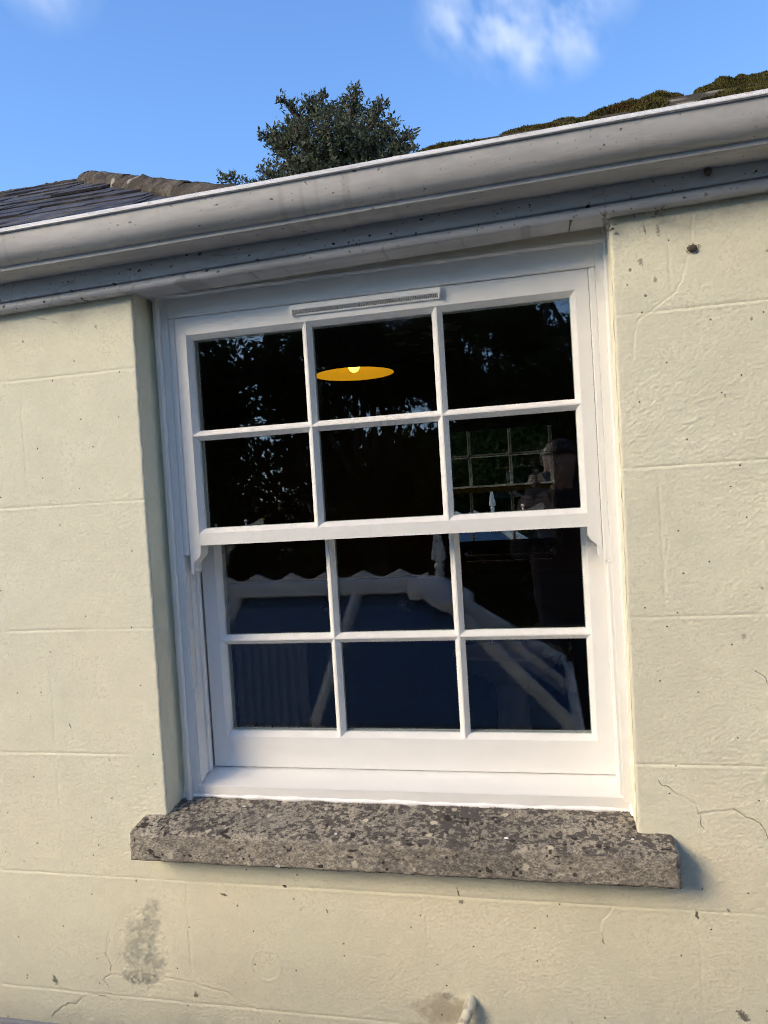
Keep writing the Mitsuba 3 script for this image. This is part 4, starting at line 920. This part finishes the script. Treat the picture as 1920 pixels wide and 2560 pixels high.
def tree(name, clumps, trunk, mat, seed, density, leafL, per=8, tuft=.10, label='', group=None, shell=.35):
    g = np.random.default_rng(seed); wood, V, F, n = [], [], [], 0
    foot, fork = np.array(trunk[0], float), np.array(trunk[1], float); r = trunk[2]
    m, _ = limb(foot, fork, r, r * .7, g, 8, .02); wood.append(m)
    for c in clumps:
        cen = np.array(c[:3], float); R = np.array([c[3], c[3], c[3] * .85]) if len(c) == 4 else np.array(c[3:6], float)
        m, pts = limb(fork + g.normal(0, r * .3, 3), cen, r * .38, r * .10, g); wood.append(m)
        nt = max(6, int(density * (R[0] * R[2] + R[1] * R[2]) * 6))
        d = g.normal(0, 1, (nt, 3)); d /= np.linalg.norm(d, axis=1, keepdims=True)
        q = cen + d * R * (g.uniform(0, 1, nt) ** shell)[:, None] * (1 + .22 * (meshkit.fbm(d * 2.3 + cen, 2, seed)[:, None] - .5) * 2)
        for j in range(0, nt, max(1, nt // 26)):
            wood.append(limb(cen + g.normal(0, .06, 3), q[j], r * .055, r * .015, g, 4)[0])
        base = np.repeat(q, per, 0) + g.normal(0, tuft * .28, (nt * per, 3))
        dirs = np.repeat(d * .5 + [0, 0, .35], per, 0) + g.normal(0, .75, (nt * per, 3))
        LL = leafL * g.uniform(.6, 1.25, nt * per)
        v, f = leaves(base, dirs, LL, LL * g.uniform(.16, .26, nt * per), g)
        V.append(v); F.append(f + n); n += len(v)
    root = name; i = 0
    while root in labels: i += 1; root = f'{name}_{i:03d}'
    add(root + '__trunk', cat(wood), 'mat_bark', True)
    add(root + '__crown', trimesh.Trimesh(np.vstack(V), np.vstack(F), process=False), mat)
    tag(root, label, 'tree', group)
# the evergreen beyond the roof
cl = [(-4.35, 12.5, 7.42, .30), (-4.68, 12.4, 7.58, .14), (-4.50, 12.4, 7.55, .18), (-4.02, 12.6, 7.74, .32), (-4.16, 12.2, 8.10, .11), (-3.98, 12.3, 7.98, .16), (-3.62, 12.4, 7.86, .32), (-3.10, 12.6, 7.80, .36), (-3.42, 12.4, 8.12, .11), (-2.78, 12.3, 7.94, .20), (-2.70, 12.3, 8.14, .10), (-2.45, 12.5, 7.62, .30), (-2.22, 12.3, 7.78, .12), (-2.15, 12.4, 7.26, .30), (-1.92, 12.5, 6.98, .25),
      (-1.74, 12.4, 7.12, .12), (-1.72, 12.4, 6.85, .14), (-3.90, 12.2, 7.28, .42), (-3.25, 12.1, 7.28, .50), (-2.65, 12.3, 7.15, .46), (-4.12, 12.5, 6.90, .36), (-3.5, 12.3, 6.75, .58), (-2.6, 12.5, 6.65, .56), (-2.05, 12.5, 6.7, .38), (-4.25, 12.6, 6.45, .38), (-3.0, 12.9, 7.3, .5), (-3.6, 13.0, 7.1, .5), (-2.4, 12.9, 7.0, .42)]
tree('evergreen_tree', cl, ((-3.1, 12.7, -4.0), (-3.15, 12.7, 5.9), .30), 'mat_oak_leaf', 21, 44, .105, 9, .15, 'dark dense evergreen tree rising alone behind the gutter against blue sky')
cl = [(-5.98, 13.5, 7.36, .20), (-6.15, 13.6, 7.15, .2), (-5.72, 13.6, 7.12, .24), (-5.05, 13.5, 7.30, .30), (-5.4, 13.6, 6.95, .36), (-4.75, 13.6, 7.15, .45)]
tree('evergreen_tree', cl, ((-5.4, 13.7, -4.0), (-5.4, 13.7, 6.0), .16), 'mat_oak_leaf', 22, 50, .105, 8, .16, 'small leafy treetop peeping over the ridge, left of the big evergreen')
# the trees behind the camera, which the panes reflect
def big_tree(x, y, top, w, seed, mat, label, dens, holes=0.0):
    g = np.random.default_rng(seed); cl = []
    for _ in range(26):
        a = g.uniform(0, 2 * np.pi); q = math.sqrt(g.uniform(0, 1)); t = g.uniform(0, 1)
        cl.append((x + w * q * math.cos(a) * (1 - .45 * t), y + w * .55 * q * math.sin(a), -1.9 + (top + 1.4) * t, g.uniform(.55, .95) * (1 - .25 * t)))
    tree('leafy_tree', cl, ((x, y, -4.0), (x + .1, y, -1.2), .22), mat, seed + 1, dens, .15, 9, .26, label, shell=.5)
big_tree(.9, -8.6, 4.9, 2.1, 101, 'mat_back_leaf', 'broad leafy tree behind the photographer, mirrored in the right panes', 42)
big_tree(-2.3, -9.2, 5.3, 2.2, 102, 'mat_back_leaf_dark', 'dark leafy tree mirrored in the middle panes', 42)
big_tree(-5.4, -9.0, 4.1, 1.9, 103, 'mat_back_leaf_dark', 'thinner leafy tree with sky gaps, mirrored in the left panes', 38)
big_tree(3.6, -9.4, 4.6, 2.0, 104, 'mat_back_leaf', 'leafy tree standing rightmost of the row behind the photographer', 32)
big_tree(-.7, -12.6, 6.3, 2.6, 105, 'mat_back_leaf_dark', 'tall dark tree filling the gap behind the two nearest leafy trees', 30)
big_tree(-7.6, -12.4, 4.6, 2.0, 106, 'mat_back_leaf_dark', 'leafy tree at the far left of the row behind the photographer', 32)

# unseen trees added on both sides to block sky light from the wall
for x, y, top, w, lab in ((4.9, -6.4, 6.4, 1.7, 'added unseen tree blocking sky light right of the lantern, nearest of the garden trees'), (6.9, -4.4, 7.4, 2.0, 'added unseen sky blocking tree, second along the right side of the garden'), (8.4, -1.4, 8.2, 2.2, 'tall added tree blocking sky light, farthest along the right side of the garden'),
                          (7.6, -8.6, 7.8, 2.3, 'tall added tree blocking sky light in the right corner of the garden'), (-9.6, -2.6, 5.2, 1.8, 'added unseen tree blocking sky light on the left side of the garden'), (-11.8, -.4, 7.6, 2.3, 'taller added sky blocking tree at the far left side of the garden')):
    big_tree(x, y, top, w, 120 + int(10 * x), 'mat_back_leaf', lab, 13)
# a clipped hedge closes the view under the trees
g = np.random.default_rng(77); HL_ = 70000
hx, hy = g.uniform(-13, 7, HL_), -10.6 + g.normal(0, .55, HL_)
ht = .75 + .9 * meshkit.fbm(np.stack([hx * .55, hx * 0, hx * 0], -1), 3, 78)
hz = -4.0 + (ht + 4.0) * g.uniform(0, 1, HL_) ** .6
LL = .15 * g.uniform(.6, 1.3, HL_)
v, f = leaves(np.stack([hx, hy, hz], -1), g.normal(0, .8, (HL_, 3)) + [0, .4, .4], LL, LL * .24, g)
add('hedge__foliage', trimesh.Trimesh(v, f, process=False), 'mat_back_leaf_dark')
add('hedge__stems', cat([limb((x, -10.6, -4.0), (x + g.normal(0, .2), -10.6 + g.normal(0, .2), .3), .05, .02, g)[0] for x in np.arange(-12.5, 7, .5)]), 'mat_bark', True)
labels['hedge__stems'] = {'kind': 'stuff'}
tag('hedge', 'long dark hedge under the trees behind the photographer, mirrored in the panes', 'hedge')
